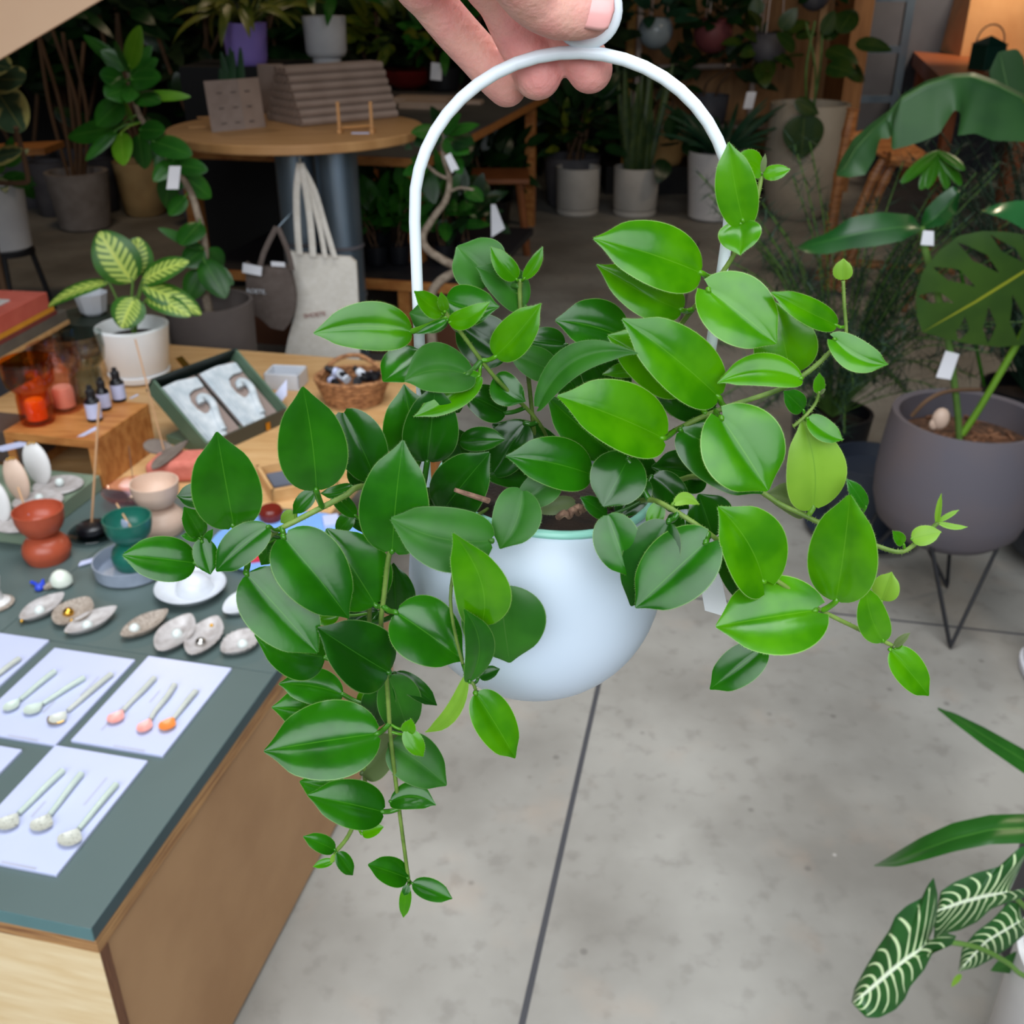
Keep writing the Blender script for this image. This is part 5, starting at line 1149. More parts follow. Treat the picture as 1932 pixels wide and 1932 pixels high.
for i, (bx, by, tx, ty, W) in enumerate(((832,250,780,275,40),(832,250,775,250,36),(835,250,870,215,30),(845,262,895,270,46),(838,262,885,290,44),(850,290,872,330,30),(806,330,820,385,34),(806,312,760,330,30),(880,355,912,380,30),(835,245,812,200,26),(840,250,905,235,24),(806,320,775,300,30))):
    MB().leaf(Yp(bx,by,3.74), Yp(tx,ty,3.66), W*pxm(Yp(tx,ty,3.7)), (0,-.8,.5), fold=.2, curl=.2, nu=10, nv=3).build('leaf', GM_ if i % 3 else GD, t, angle=180)
for (x, y) in ((850, 325), ):
    MB().prism([(0,0),(.026,.012),(-.002,.066),(-.022,.054)], Yp(852, 326, 3.68), V((1,0,0)), V((0,0,1)), V((0,.001,0))).build('price_tag', M['tagw'], t, smooth=False)
one(MB().prism([(0,0),(.055,.035),(.018,.13),(.0,.13)], Yp(927, 448, 4.2), V((1,0,0)), V((0,0,1)), V((0,.002,0))), 'hang_tag', M['tagw'], 'white tag hanging among dark leaves beside the wooden stool', 'tag', smooth=False)
# wooden stool beyond
c = Zp(985, 482, 0); s = pxm(c)
t = thing('wooden_stool', 'reddish wooden stool in the shadow left of the white cylinder pots', 'stool', c)
wd = mat('reddish wood', (150, 90, 50), .5, col2=(124, 72, 38), scale=6)
for dx, dy in ((0, 0), (-.22, .0), (0, .28), (-.22, .28)): MB().tube([c + V((dx + .03, dy, 0)), c + V((dx - .02, dy, .42))], .022, 8).build('leg', wd, t)
MB().box(c + V((-.13, .14, .43)), (.34, .38, .03)).build('seat', wd, t, smooth=False, bevel=.006); MB().box(c + V((-.1, .0, .12)), (.22, .03, .05)).build('stretcher', wd, t, smooth=False)
for i, (x, y, w_) in enumerate(((930, 430, .3), (890, 430, .3), (1000, 330, .34), (940, 380, .3))):
    bushy('floor_plant', ['dark bushy plant beside the wooden stool', 'dark bushy plant behind the twisted trunk', 'yellow flecked plant in the shadow left of the white pots', 'dark bushy plant in the shadow behind the stool'][i], 'potted plant', x, y, 0, .12, .18, M['nursery'], .42, (w_, w_*.8, .26), 60, .16, .07, GD if i != 2 else GY, 80 + i)
# long grey table
o2 = al(Zp(886, 258, .8), 0, 0, .8); a_near = (Zp(800, 300, .8) - o2).dot(E1); a_far = 1.9
lt = thing('long_table', 'long grey topped table with a wood edge behind the round table', 'table', al(o2, 0, .6, 0))
MB().hexa(al(o2, a_near, .0, .765), E1*(a_far - a_near), E2*1.25, UP*.034).build('tabletop', M['oak'], lt, smooth=False)
MB().hexa(al(o2, a_near + .012, .012, .7992), E1*(a_far - a_near - .024), E2*1.226, UP*.003).build('grey_top', mat('grey laminate', (92, 90, 88), .5), lt, smooth=False)
for a in (a_near + .06, a_far - .12):
    for b in (.06, 1.12): MB().hexa(al(o2, a, b, 0), E1*.06, E2*.06, UP*.764).build('leg', M['oak'], lt, smooth=False)
ZT = .8024
p = Zp(752, 204, ZT)
for i, (x, y, w_, d_, h_, lab) in enumerate(((770, 206, .28, .16, .035, 'flat beige carton on the grey table, right of the tube stack'), (760, 196, .34, .18, .03, 'wider beige carton behind the flat one on the grey table'), (885, 197, .09, .08, .02, 'small pinkish carton on the grey table under the fingertips'))):
    one(MB().box(Zp(x, y, ZT) + V((w_*.35, d_*.5, h_/2)), (w_, d_, h_), RZ), 'beige_carton', mat('beige carton', (190, 164, 144), .7), lab, 'carton', smooth=False)
c = Zp(770, 168, ZT); 
t = thing('bowl_plant', 'yellow green leafy plant in an oxblood bowl on the grey table', 'potted plant', c); MB().lathe([(.07, 0), (.16, .05), (.19, .12), (.18, .12), (1e-4, .09)], c, 36).build('bowl', M['red'], t)
foliage(MB(), c + UP*.36, (.34, .26, .26), 80, .16, .075, 91).build('foliage', GY, t, angle=180)
bushy('potted_plant', 'green and yellow plant in black pot with white label beside the oxblood bowl', 'potted plant', 838, 172, ZT, .11, .14, M['nursery'], .4, (.26,.2,.24), 60, .15, .07, GM_, 92)
MB_ = MB().prism([(0,0),(.07,0),(.07,.1),(0,.1)], Yp(812, 150, Zp(838,172,ZT).y - .13), V((1,0,-.1)), V((.1,0,1)), V((0,.002,0)))
one(MB_, 'plant_label_card', M['tagw'], 'white label card stuck in front of the black pot by the fingers', 'label', smooth=False)
# dark cabinet with lilac and white pots
CY = 5.7; zc = Yp(616, 119, CY).z
one(MB().hexa((-1.62, CY - .25, 0), (.85, 0, 0), (0, .5, 0), (0, 0, zc)), 'dark_cabinet', mat('black cabinet', (15, 15, 17), .7), 'dark cabinet carrying the lilac and white pots behind the round table', 'cabinet', smooth=False)
c = V((Yp(616, 100, CY).x, CY, zc)); s = pxm(c)
t = thing('potted_plant', 'white footed pot behind the tube stack', 'potted plant', c)
MB().lathe([(26*s, 0), (27*s, 10*s), (34*s, 12*s), (38*s, 20*s), (40*s, 80*s), (37*s, 80*s), (36*s, 66*s)], c, 40, cap=False).build('pot', M['pw'], t, angle=50); MB().lathe([(1e-4, 72*s), (37*s, 70*s)], c, 20).build('soil', M['soil'], t)
foliage(MB(), c + UP*(150*s), (.22,.2,.2), 40, .2, .05, 93).build('foliage', GM_, t, angle=180)
c = V((Yp(470, 140, CY - .1).x, CY - .1, zc)); s = pxm(c); zb = Yp(470, 150, CY - .1).z
t = thing('potted_plant', 'lilac pot with arching yellow green leaves behind the display card', 'potted plant', c)
pot(t, c, 42*s, 72*s, M['purple'], base=.84)
mb = MB(); rr = random.Random(6)
for k in range(34):
    a = rr.uniform(0, 6.28); p = c + UP*(70*s) + V((math.cos(a)*.03, math.sin(a)*.03, .0)); l = rr.uniform(.2, .42)
    mid = p + V((math.cos(a)*l*.5, math.sin(a)*l*.5, rr.uniform(.06, .2))); e = p + V((math.cos(a)*l, math.sin(a)*l, rr.uniform(-.08, .2)))
    mb.leaf(p.lerp(mid, .6), e, .05, (0,-.5,.8), tipdroop=.15, nu=8, nv=2, arch=.08)
    mb.tube([p, p.lerp(mid, .6)], .005, 5)
mb.build('foliage', gm('dracaena leaf', (112, 116, 40), (84, 100, 36), edge=(160, 156, 84), rough=.4, trans=.15), t, angle=180)
c = V((Yp(452, 205, 4.22).x, 4.2, 1.0005)); t = thing('potted_plant', 'small snake plant standing behind the folded display card', 'potted plant', c); pot(t, c, .055, .07, M['ptan'])
mb = MB(); rr = random.Random(16)
for k in range(11):
    b0 = c + V((rr.uniform(-.04,.04), rr.uniform(-.03,.03), .06)); mb.leaf(b0, b0 + V((rr.uniform(-.03,.03), 0, rr.uniform(.1,.19))), .03, (0,-1,.2), a=.2, b=.5, nu=8, nv=2)
mb.build('foliage', gm('jade blade', (38, 84, 48), (30, 70, 40), rough=.4, trans=.08), t, angle=180)
# background bank of dark plants
rr = random.Random(77)
LABS = ['at the far left top', 'second from the far left', 'behind the broadleaf tree', 'left of the lilac pot', 'behind the lilac pot', 'between the lilac and white pots', 'behind the white footed pot', 'right of the white footed pot', 'behind the hand', 'behind the fingertips']
for i in range(10):
    x = 20 + i * 118; Y = 7.6 + (i % 3) * .5; c = V((Yp(x, 200, Y).x, Y, 0))
    t = thing('shadow_plant', 'tall dark plant in the back shadows, ' + LABS[i], 'potted plant', c); pot(t, c, .2, .34, M['pdark'])
    stems(MB(), c + UP*.28, c + UP*1.3, 4, .014, 100 + i, .3).build('stem', M['bstem'], t)
    foliage(MB(), c + UP*1.15, (.32, .24, .72), 90, .24, .12, 100 + i).build('foliage', GD if i % 3 else gm('shadow foliage', (30, 50, 20), (22, 40, 18), rough=.5, trans=.1), t, angle=180)
# ---- beige awning panel over the left corner
PYv = 2.4; a, b = Yp(-800, 584, PYv), Yp(760, -336, PYv)
d = (b - a); upd = V((-d.z, 0, d.x)).normalized()
one(MB().hexa(a, d, upd*.6, V((0,.012,0))), 'canopy', mat('beige board', (196, 162, 132), .7, col2=(188, 152, 122), scale=3), 'beige board cutting across the top left corner', 'board', smooth=False, bevel=.002)
# ================================================================== calathea, books and bits left of the counter
M['calpot'] = mat('glossy white pot', (240, 242, 244), .35, col2=(234, 237, 240), scale=10)
c = Zp(265, 712, .5); s = pxm(c)
t = thing('calathea', 'calathea with yellow striped leaves in a white pot and saucer', 'potted plant', c)
MB().lathe([(46*s, 0), (54*s, .006), (57*s, .022), (54*s, .024)], c, 40).build('saucer', M['calpot'], t, angle=40)
hp_ = .148
MB().lathe([(52*s, .0245), (55*s, .03), (66*s, hp_), (60*s, hp_ + .004), (58*s, hp_), (56*s, hp_*.7)], c, 48, cap=False).build('pot', M['calpot'], t, angle=60)
MB().lathe([(1e-4, hp_*.78), (57*s, hp_*.76)], c, 24).build('soil', M['soil'], t)
CAL = leafmat('calathea leaf', (40, 92, 24), (54, 108, 30), (120, 150, 84), rib=(220, 224, 90), rough=.4, trans=.15, tcol=(130, 180, 40), pattern='calathea', pcol=(182, 204, 96), nscale=15)
cy = c.y; top = c + UP*hp_*.8
for (bx, by, tx, ty, W, n, dy) in ((250,532,186,438,84,(.1,-.9,.3),0),(268,532,352,490,48,(0,-.7,.7),-.02),(270,540,380,588,50,(0,-.5,.85),-.05),(255,562,228,618,64,(0,-.8,.5),-.10),(205,532,84,572,36,(0,-.5,.85),-.02),(278,562,358,592,44,(0,-.5,.85),-.08),(252,520,262,448,60,(.2,-.8,-.3),.05)):
    B, T = Yp(bx, by, cy + dy*.5), Yp(tx, ty, cy + dy); mb = MB()
    mb.leaf(B, T, W*pxm(T)*1.05, n, fold=.2, curl=.2, nu=20, nv=6, a=.5, b=.62, tipdroop=.08, arch=.05)
    mb.build('leaf', CAL, t, angle=180); MB().tube(curve([top + V((.005,0,0)), top.lerp(B, .5) + V((0,-.004,.012)), B, B.lerp(T, .08)], 5), .0032, 8).build('petiole', M['gstem'], t)
c = Zp(178, 592, .42) ; c = Yp(178, 592, 3.05); s = pxm(c)
bs = one(MB().lathe([(.11, 0), (.11, c.z - .002)], (c.x, c.y, 0), 24), 'side_stool', mat('dark green stool', (44, 54, 44), .6), 'dark green stool under the small white bowl', 'stool', base=(c.x, c.y, 0), angle=40)
t = thing('white_bowl', 'small white faceted bowl on the dark stool left of the calathea', 'bowl', c)
MB().lathe([(18*s, 0), (24*s, 6*s), (31*s, 40*s), (29*s, 40*s), (22*s, 10*s), (1e-4, 8*s)], c, 10).build('bowl', M['white'], t, smooth=False)
# book stack on a raised plank
pz = .60
e0, e1 = Zp(-40, 700, pz), Zp(131, 603, pz); dv = e1 - e0; ln = dv.length; dv.normalize(); bk = UP.cross(dv); bk = bk if bk.y > 0 else -bk
t = thing('plank_shelf', 'low pale plank shelf carrying the stack of books at the left', 'shelf', V((e0.x, e0.y, 0)) + dv*.1)
MB().hexa(e0 - dv*.3 - UP*.012, dv*(ln+.3), bk*.24, UP*.012).build('board', M['oak_light'], t, smooth=False, bevel=.001)
for k in (-.25, -.05): MB().hexa(V((e0.x, e0.y, .0)) + dv*k + bk*.05, dv*.03, bk*.14, UP*(pz - .0125)).build('support', M['oak'], t, smooth=False)
z = pz
for i, (th, col, col2, lab, ins) in enumerate(((.030, (104, 100, 92), (94, 90, 84), 'thick grey book at the bottom of the stack', .0), (.012, (128, 62, 58), (118, 54, 50), 'maroon book second from the bottom of the stack', .045), (.014, (222, 156, 48), (212, 146, 40), 'mustard yellow book in the middle of the stack', .055), (.045, (206, 102, 86), (196, 92, 78), 'coral red book on top of the mustard one', .075))):
    w_ = .23; L_ = ln - ins + .2
    tt = thing('book', lab, 'book', e0 + UP*(z - pz) + dv*.1, 'stacked books at the left edge')
    o = V((e0.x, e0.y, z)) - dv*.2 + bk*.004
    mt = mat('book cloth %d' % i, col, .7, col2=col2, scale=20)
    MB().hexa(o, dv*L_, bk*w_, UP*th).build('cover', mt, tt, smooth=False, bevel=.0015)
    z += th + .0004
one(MB().hexa(V((e0.x, e0.y, z)) + dv*.02 + bk*.05, dv*(ln*.55), bk*.12, UP*.006), 'pale_dish', M['cream'], 'pale flat dish lying on top of the coral book', 'dish', smooth=False, bevel=.002)
P = V((e0.x, e0.y, z)) + dv*.11 + bk*.02
t = thing('glass_jar', 'small clear jar cut by the left edge on top of the books', 'jar', P); MB().lathe([(.02,0),(.022,.004),(.02,.04),(.012,.05),(.014,.06)], P, 24).build('jar', M['clear'], t)
P = Yp(120, 640, 2.85)
t = thing('wicker_basket', 'brown woven basket behind the stack of books', 'basket', V((P.x - .02, 2.92, .42)))
mb = MB(); cc = V((P.x - .02, 2.92, .42))
for k in range(9): mb.tube([cc + V((math.cos(2*math.pi*i/32)*(.085 + .002*k), math.sin(2*math.pi*i/32)*.08, .008 + .015*k)) for i in range(32)], .0085, 6, closed=True)
mb.build('woven_wall', M['wicker'], t)
one(MB().box((cc.x, cc.y, .209), (.22, .2, .418)), 'basket_stand', M['blackm'], 'dark stand under the brown woven basket', 'stand', smooth=False)
# ================================================================== right hand side
# tall dark planter on a hairpin stand with a split leaf plant
MY = 2.36; c0 = Yp(1795, 1015, MY - .05); cz = c0.z; c = V((c0.x + .0, MY, cz)); s = pxm(c)
M['pslate'] = mat('slate grey planter', (92, 88, 96), .75, col2=(104, 92, 92), scale=3, bump=.05)
t = thing('split_leaf_plant', 'split leaf plant in slate grey planter on a black hairpin stand', 'potted plant', V((c.x, c.y, 0)))
r = 141*s; hh = .315
MB().lathe([(r*.42, -.012), (r*.72, .0), (r*.9, .035), (r*.985, .09), (r, .15), (r*.985, .22), (r*.93, hh), (r*.925, hh+.004), (r*.84, hh), (r*.86, hh*.8), (r*.86, hh*.66)], c, 64, cap=False).build('planter', M['pslate'], t, angle=60)
MB().lathe([(1e-4, hh*.80), (r*.87, hh*.78)], c, 32).build('bark_mulch', mat('bark mulch', (120, 84, 60), .9, col2=(60, 40, 28), scale=60, bump=1., bscale=60), t)
rr = random.Random(9); mb = MB()
for k in range(40):
    a = rr.uniform(0, 6.28); q = rr.uniform(.1, .8)*r; p = c + V((math.cos(a)*q, math.sin(a)*q, hh*.80)); mb.box(p, (rr.uniform(.01,.05), .008, .006), rr.uniform(0,3))
mb.build('bark_chips', mat('bark chips', (150, 104, 74), .8, col2=(96, 62, 42), scale=30), t)['kind'] = 'stuff'
for x, y, sc in ((1775, 790, .022), (1762, 800, .012)):
    MB().ball(Yp(x, y, MY - .02), (sc, sc*.7, sc*1.3), 12).build('stone', M['beige'], t)
zr = cz + .03; legs = MB().tube([V((c.x + math.cos(q*.2618)*r*.8, c.y + math.sin(q*.2618)*r*.8, zr - .004)) for q in range(24)], .005, 8, closed=True)
legs.build('stand_ring', M['blackm'], t)
def hairpin(foot, a0, a1):
    f = Zp(*foot, .006); A = V((c.x + math.cos(R(a0))*r*.8, c.y + math.sin(R(a0))*r*.8, zr)); B = V((c.x + math.cos(R(a1))*r*.8, c.y + math.sin(R(a1))*r*.8, zr))
    MB().tube([A, A.lerp(f, .95), f, B.lerp(f, .95), B], .0052, 8).build('stand_leg', M['blackm'], t)
hairpin((1793, 1221), 236, 302)
fb = Zp(1787, 1108, .006); A = V((c.x - .07, c.y + r*.7, zr)); B = V((c.x + .07, c.y + r*.7, zr)); MB().tube([A, A.lerp(fb, .95), fb, B.lerp(fb, .95), B], .0052, 8).build('stand_leg', M['blackm'], t)
fb = V((c.x - .26, c.y + .02, .006)); A = V((c.x - r*.78, c.y - .05, zr)); B = V((c.x - r*.78, c.y + .06, zr)); MB().tube([A, A.lerp(fb, .95), fb, B.lerp(fb, .95), B], .0052, 8).build('stand_leg', M['blackm'], t)
stp = c + UP*hh*.78
g = lambda x, y, dy=0.: Yp(x, y, MY + dy)
MB().tube(curve([g(1810, 830), g(1806, 770), g(1796, 690), g(1790, 650), g(1770, 560), g(1745, 470), g(1738, 430)], 6), .0085, 10).build('stem', M['gstem'], t)
MB().tube(curve([g(1815, 820), g(1845, 775), g(1895, 690), g(1945, 600), g(1990, 500)], 6), .0085, 10).build('stem', mat('bright petiole', (104, 150, 36), .4), t)
MB().tube(curve([g(1720, 785,-.05), g(1750, 755,-.06), g(1790, 738,-.04), g(1850, 735, 0)], 6), .005, 8).build('aerial_root', M['bstem'], t)
MON = leafmat('split leaf', (36, 70, 16), (50, 84, 20), (84, 112, 48), rib=(150, 156, 36), rough=.34, trans=.15, tcol=(130, 150, 30), ripw=.03, holes=True, nscale=9)
MOD = leafmat('split leaf dark', (18, 66, 26), (26, 78, 28), (70, 110, 50), rib=(66, 118, 48), rough=.35, trans=.15, nscale=9)
fl_ = lambda L, dy=0.: [g(x, y, dy) for x, y in L]
MB().loft(fl_([(2000,455),(1960,446),(1900,436),(1855,434),(1810,443),(1775,470),(1742,510),(1728,555),(1730,595),(1740,627)], -.06), fl_([(2010,472),(1932,512),(1840,570),(1740,627)], -.06), fl_([(2020,500),(2010,590),(1970,640),(1932,650),(1887,654),(1827,648),(1780,638),(1740,627)], -.06), (-.1,-.8,.5), fold=.06, curl=.1, n=60, k=14).build('leaf', MON, t, angle=180)
MB().loft(fl_([(1740,432),(1720,405),(1660,400),(1605,410),(1560,440),(1520,455),(1503,468)], .02), fl_([(1738,432),(1700,428),(1640,436),(1570,452),(1503,468)], -.02), fl_([(1736,436),(1700,455),(1650,465),(1600,470),(1560,480),(1525,478),(1503,468)], -.06), (0,-.4,.9), fold=.05, curl=.05, n=24, k=5).build('leaf', MOD, t, angle=180)
MB().loft(fl_([(1735,430),(1745,395),(1770,370),(1800,350),(1812,362)], .06), fl_([(1738,432),(1765,410),(1790,385),(1812,362)], .04), fl_([(1742,434),(1780,425),(1805,400),(1812,362)], 0), (.3,-.6,.7), fold=.05, curl=.05, n=16, k=4).build('leaf', MOD, t, angle=180)
MB().loft(fl_([(1960,380),(1920,378),(1880,385),(1850,398)], 0), fl_([(1965,420),(1920,398),(1885,395),(1850,398)], -.03), fl_([(1965,450),(1930,432),(1900,415),(1850,398)], -.06), (0,-.4,.9), n=12, k=3).build('leaf', leafmat('glossy split leaf', (40, 96, 50), (50, 106, 58), (80, 120, 60), rough=.2, trans=.1, nscale=9), t, angle=180)
MB().prism([(0,0),(.036,-.006),(.044,.058),(.010,.066)], g(1766, 712, -.03), V((1,0,0)), V((0,0,1)), V((0,.001,0))).build('price_tag', M['tagw'], t, smooth=False)
MB().prism([(0,0),(.03,-.002),(.024,.03),(.0,.032)], g(1737, 462, -.03), V((1,0,0)), V((0,0,1)), V((0,.001,0))).build('price_tag', M['tagw'], t, smooth=False)
# dark pots beside it
c = Zp(1650, 1046, 0); c = V((c.x, c.y + .14, 0)); t = thing('dark_pot', 'dark blue grey pot on the floor left of the hairpin stand', 'pot', c)
M['pnavy'] = mat('dark navy pot', (44, 50, 62), .5, col2=(36, 42, 54), scale=6)
MB().lathe([(.14, 0), (.16, .012), (.17, .03), (.10, .032), (.125, .24), (.118, .24), (.11, .2), (1e-4, .2)], c, 44).build('pot', M['pnavy'], t, angle=50)
c = V((1.62, 2.55, 0)); t = thing('dark_pot', 'black rounded pot at the right edge beside the hairpin stand', 'pot', c)
MB().lathe([(.12, 0), (.2, .05), (.25, .16), (.25, .3), (.235, .3), (.23, .24), (1e-4, .24)], c, 48).build('pot', M['pnavy'], t, angle=60)
# feathery dark plant behind
c = V((1.05, 3.15, 0)); t = thing('feathery_plant', 'feathery dark asparagus fern behind the slate grey planter', 'potted plant', c); pot(t, c, .13, .22, M['nursery'])
rr = random.Random(15); mb = MB(); mb2 = MB()
for k in range(110):
    a = rr.uniform(0, 6.283); l = rr.uniform(.3, .75); p0 = c + UP*.2; e = c + V((math.cos(a)*l*.75, math.sin(a)*l*.5 , .2 + rr.uniform(.0, .85))); m_ = p0.lerp(e, .5) + UP*.12
    P = curve([p0, m_, e], 7); mb2.tube(P, .002, 4, cap=False)
    for q in P[4:]:
        for w_ in range(11):
            d_ = V((rr.uniform(-1,1), rr.uniform(-1,1), rr.uniform(-.6,.8))).normalized() * rr.uniform(.03, .08); sd = V((rr.uniform(-1,1), rr.uniform(-1,1), 0)) * .0024
            mb.add([q - sd, q + sd, q + d_], [(0,1,2)])
mb.build('fronds', gm('fern', (26, 56, 36), (20, 46, 30), rough=.6, trans=.1), t, smooth=False); mb2.build('stem', M['gstem'], t)
c = V((1.75, 3.3, 0)); t = thing('feathery_plant', 'feathery dark fern filling the corner behind the split leaves', 'potted plant', c); pot(t, c, .15, .25, M['nursery'])
mb = MB(); rr = random.Random(25)
for k in range(110):
    a = rr.uniform(0, 6.283); l = rr.uniform(.3, .8); p0 = c + UP*.22; e = c + V((math.cos(a)*l*.75, math.sin(a)*l*.5, .3 + rr.uniform(.0, .95))); m_ = p0.lerp(e, .5) + UP*.12
    P = curve([p0, m_, e], 7); mb.tube(P, .002, 4, cap=False)
    for q in P[4:]:
        for w_ in range(11):
            d_ = V((rr.uniform(-1,1), rr.uniform(-1,1), rr.uniform(-.6,.8))).normalized() * rr.uniform(.03, .08); sd = V((rr.uniform(-1,1), rr.uniform(-1,1), 0)) * .0024
            mb.add([q - sd, q + sd, q + d_], [(0,1,2)])
mb.build('fronds', gm('fern', (26, 56, 36), (20, 46, 30)), t, smooth=False)
# bamboo chair
HYc = 5.45; t = thing('bamboo_chair', 'bamboo chair with slatted seat behind the large leaves', 'chair', Zp(1620, 540, 0))
M['bamboo'] = mat('bamboo cane', (190, 128, 76), .45, col2=(150, 92, 50), scale=14, stretch=(1, 1, 6))
def cane(name, pts, w, Y0, Y1=None):
    n = len(pts); P = [Yp(x, y, Y0 + ((Y1 or Y0) - Y0) * i / max(n-1, 1)) for i, (x, y) in enumerate(pts)]; C = curve(P, 5)
    MB().tube(C, [w*(1 + (.18 if i % 5 == 0 else 0)) for i in range(len(C))], 8).build(name, M['bamboo'], t)
cane('back_leg', [(1610, 205), (1600, 250), (1585, 330), (1568, 430), (1548, 528)], .030, 5.6)
cane('front_leg', [(1676, 290), (1650, 330), (1620, 400), (1590, 470), (1562, 545)], .024, 5.3); cane('front_leg', [(1692, 295), (1668, 340), (1638, 410), (1608, 480), (1582, 548)], .024, 5.3)
cane('seat_rail', [(1600, 262), (1640, 255), (1690, 245)], .030, 5.6); cane('seat_rail', [(1676, 300), (1730, 306), (1790, 318)], .032, 5.2); cane('stretcher', [(1600, 496), (1660, 500), (1730, 508), (1800, 510)], .022, 5.3)
cane('right_leg', [(1745, 470), (1742, 520), (1735, 600)], .026, 5.0); cane('brace', [(1745, 545), (1715, 560), (1700, 600)], .018, 5.0)
MB().add([Yp(1610,262,5.6), Yp(1690,250,5.6), Yp(1790,315,5.2), Yp(1676,300,5.2), Yp(1610,268,5.6), Yp(1690,256,5.6), Yp(1790,321,5.2), Yp(1676,306,5.2)], [(0,1,2,3),(7,6,5,4),(0,4,5,1),(1,5,6,2),(2,6,7,3),(3,7,4,0)]).build('seat', M['bamboo'], t, smooth=False)
# reddish table with paper bag and green lantern
RYt = 5.6; zt = .92
wd2 = mat('red brown table', (150, 82, 44), .5, col2=(132, 70, 36), scale=4, stretch=(1, 5, 1))
t = thing('side_table', 'red brown side table under the paper bag at the right', 'table', (2.75, 5.8, 0))
A = Zp(1722, 96, zt); B = Zp(1960, 118, zt); Cc = Zp(1780, 150, zt); D_ = Zp(1990, 190, zt)
MB().add([A, Cc, D_, B] + [p - UP*.10 for p in (A, Cc, D_, B)], [(0,1,2,3),(7,6,5,4),(0,4,5,1),(1,5,6,2),(2,6,7,3),(3,7,4,0)]).build('tabletop', wd2, t, smooth=False)
for p in (A.lerp(D_, .12), A.lerp(D_, .88), Cc.lerp(B, .12), Cc.lerp(B, .88)): MB().box((p.x, p.y, (zt - .1)/2), (.06, .06, zt - .102)).build('leg', wd2, t, smooth=False)
K0, K1, K2 = Zp(1772, 97, zt), Zp(1812, 106, zt), Zp(1960, 116, zt)
t = thing('paper_bag', 'brown kraft paper bag on the red brown table', 'paper bag', K1); kraft = mat('kraft paper', (228, 176, 122), .8, col2=(206, 150, 98), scale=2.5, bump=.3, bscale=8)
hb_ = UP*.55; th = V((0, .02, 0))
MB().add([K0, K1, K1 + hb_, K0 + hb_ + V((.06,0,0))], [(0,1,2,3)]).build('side_gusset', mat('kraft gusset', (196, 152, 112), .8), t, smooth=False)
bkd = V((.12, .35, 0)); MB().add([K1, K2, K2 + hb_, K1 + hb_, K0 , K2 + (K0 - K1), K2 + (K0 - K1) + hb_, K0 + hb_ + V((.06,0,0))], [(0,1,2,3),(7,6,5,4),(1,5,6,2),(0,4,5,1)]).build('bag_body', kraft, t, smooth=False)
p = Zp(1858, 132, zt); s = pxm(p)
t = thing('green_lantern', 'dark green metal lantern with a wire handle in front of the paper bag', 'lantern', p); gm_ = mat('dark green enamel', (12, 52, 44), .35)
MB().box(p + UP*.075, (44*s, 44*s, .15), .3).build('body', gm_, t, smooth=False, bevel=.004)
MB().lathe([(33*s, .151), (30*s, .158), (1e-4, .205)], p, 4, Matrix.Rotation(.3 + .785, 3, 'Z')).build('roof', gm_, t, smooth=False)
hc = p + UP*.165; MB().tube([hc + V((math.cos(R(a))*26*s, 0, math.sin(R(a))*30*s)) for a in range(0, 181, 12)], .005, 6).build('handle', M['pdark'], t)
# banana plant at the right edge
c = V((2.05, 3.0, 0)); t = thing('banana_plant', 'banana plant whose torn arching leaf enters at the top right', 'potted plant', c); pot(t, c, .2, .34, M['pdark'])
BYl = 2.9; h_ = lambda L, dy=0.: [Yp(x, y, BYl + dy) for x, y in L]
MB().tube(curve([c + UP*.3, c + V((0,0,.8)), Yp(2030, 260, BYl), Yp(1960, 205, BYl), Yp(1932, 186, BYl)], 6), [.035]*6 + [.03]*6 + [.012]*13, 10).build('stalk', M['gstem'], t)
BAN = leafmat('banana leaf', (40, 80, 44), (52, 96, 48), (80, 120, 70), rib=(120, 160, 96), rough=.45, trans=.2, tcol=(100, 150, 50), ripw=.02, nscale=6)
mid_ = [(1965,208),(1932,186),(1880,160),(1835,144),(1790,146),(1745,160),(1700,186),(1672,218)]
MB().loft(h_([(x + 2, y - 7) for x, y in mid_], .03), h_(mid_), h_([(1970,270),(1932,268),(1872,266),(1838,252),(1805,257),(1812,212),(1799,208),(1770,254),(1742,266),(1712,276),(1680,284),(1682,250)], -.05), (0,-1,.3), fold=.02, curl=-.02, n=44, k=8).build('leaf', BAN, t, angle=180)
MB().loft(h_([(1705,182),(1672,212),(1640,236),(1610,262),(1586,302),(1578,322)], .05), h_([(1700,186),(1672,222),(1645,246),(1615,280),(1592,318),(1578,330)]), h_([(1690,215),(1680,262),(1660,262),(1650,300),(1632,330),(1600,335),(1578,332)], -.04), (-.2,-1,.3), fold=.02, curl=-.02, n=24, k=4).build('leaf', BAN, t, angle=180)
MB().loft(h_([(1900,185),(1872,165),(1866,135),(1880,105),(1884,98)], .3), h_([(1905,190),(1900,160),(1893,130),(1886,98)], .3), h_([(1950,190),(1935,150),(1932,110),(1920,92),(1890,96)], .3), (0,-1,.2), n=16, k=4).build('leaf', BAN, t, angle=180)
mb = MB()
for (tx, ty) in ((1705,338),(1740,352),(1752,350),(1790,352),(1816,345),(1820,315)):
    mb.leaf(Yp(1770, 285, 3.2), Yp(tx, ty, 3.1), 24*pxm(Yp(tx,ty,3.1)), (0,-.7,.7), a=.5, b=.5, tipdroop=.1)
mb.tube(curve([Yp(1770, 285, 3.2), Yp(1790, 400, 3.25), V((1.6, 3.3, .25))], 6), .006, 6)
umb = one(mb, 'umbrella_plant', gm('bright finger leaf', (52, 116, 20), (64, 130, 24), rough=.35, trans=.2), 'bright finger leaved sprig hanging under the banana leaf', 'plant', angle=180)
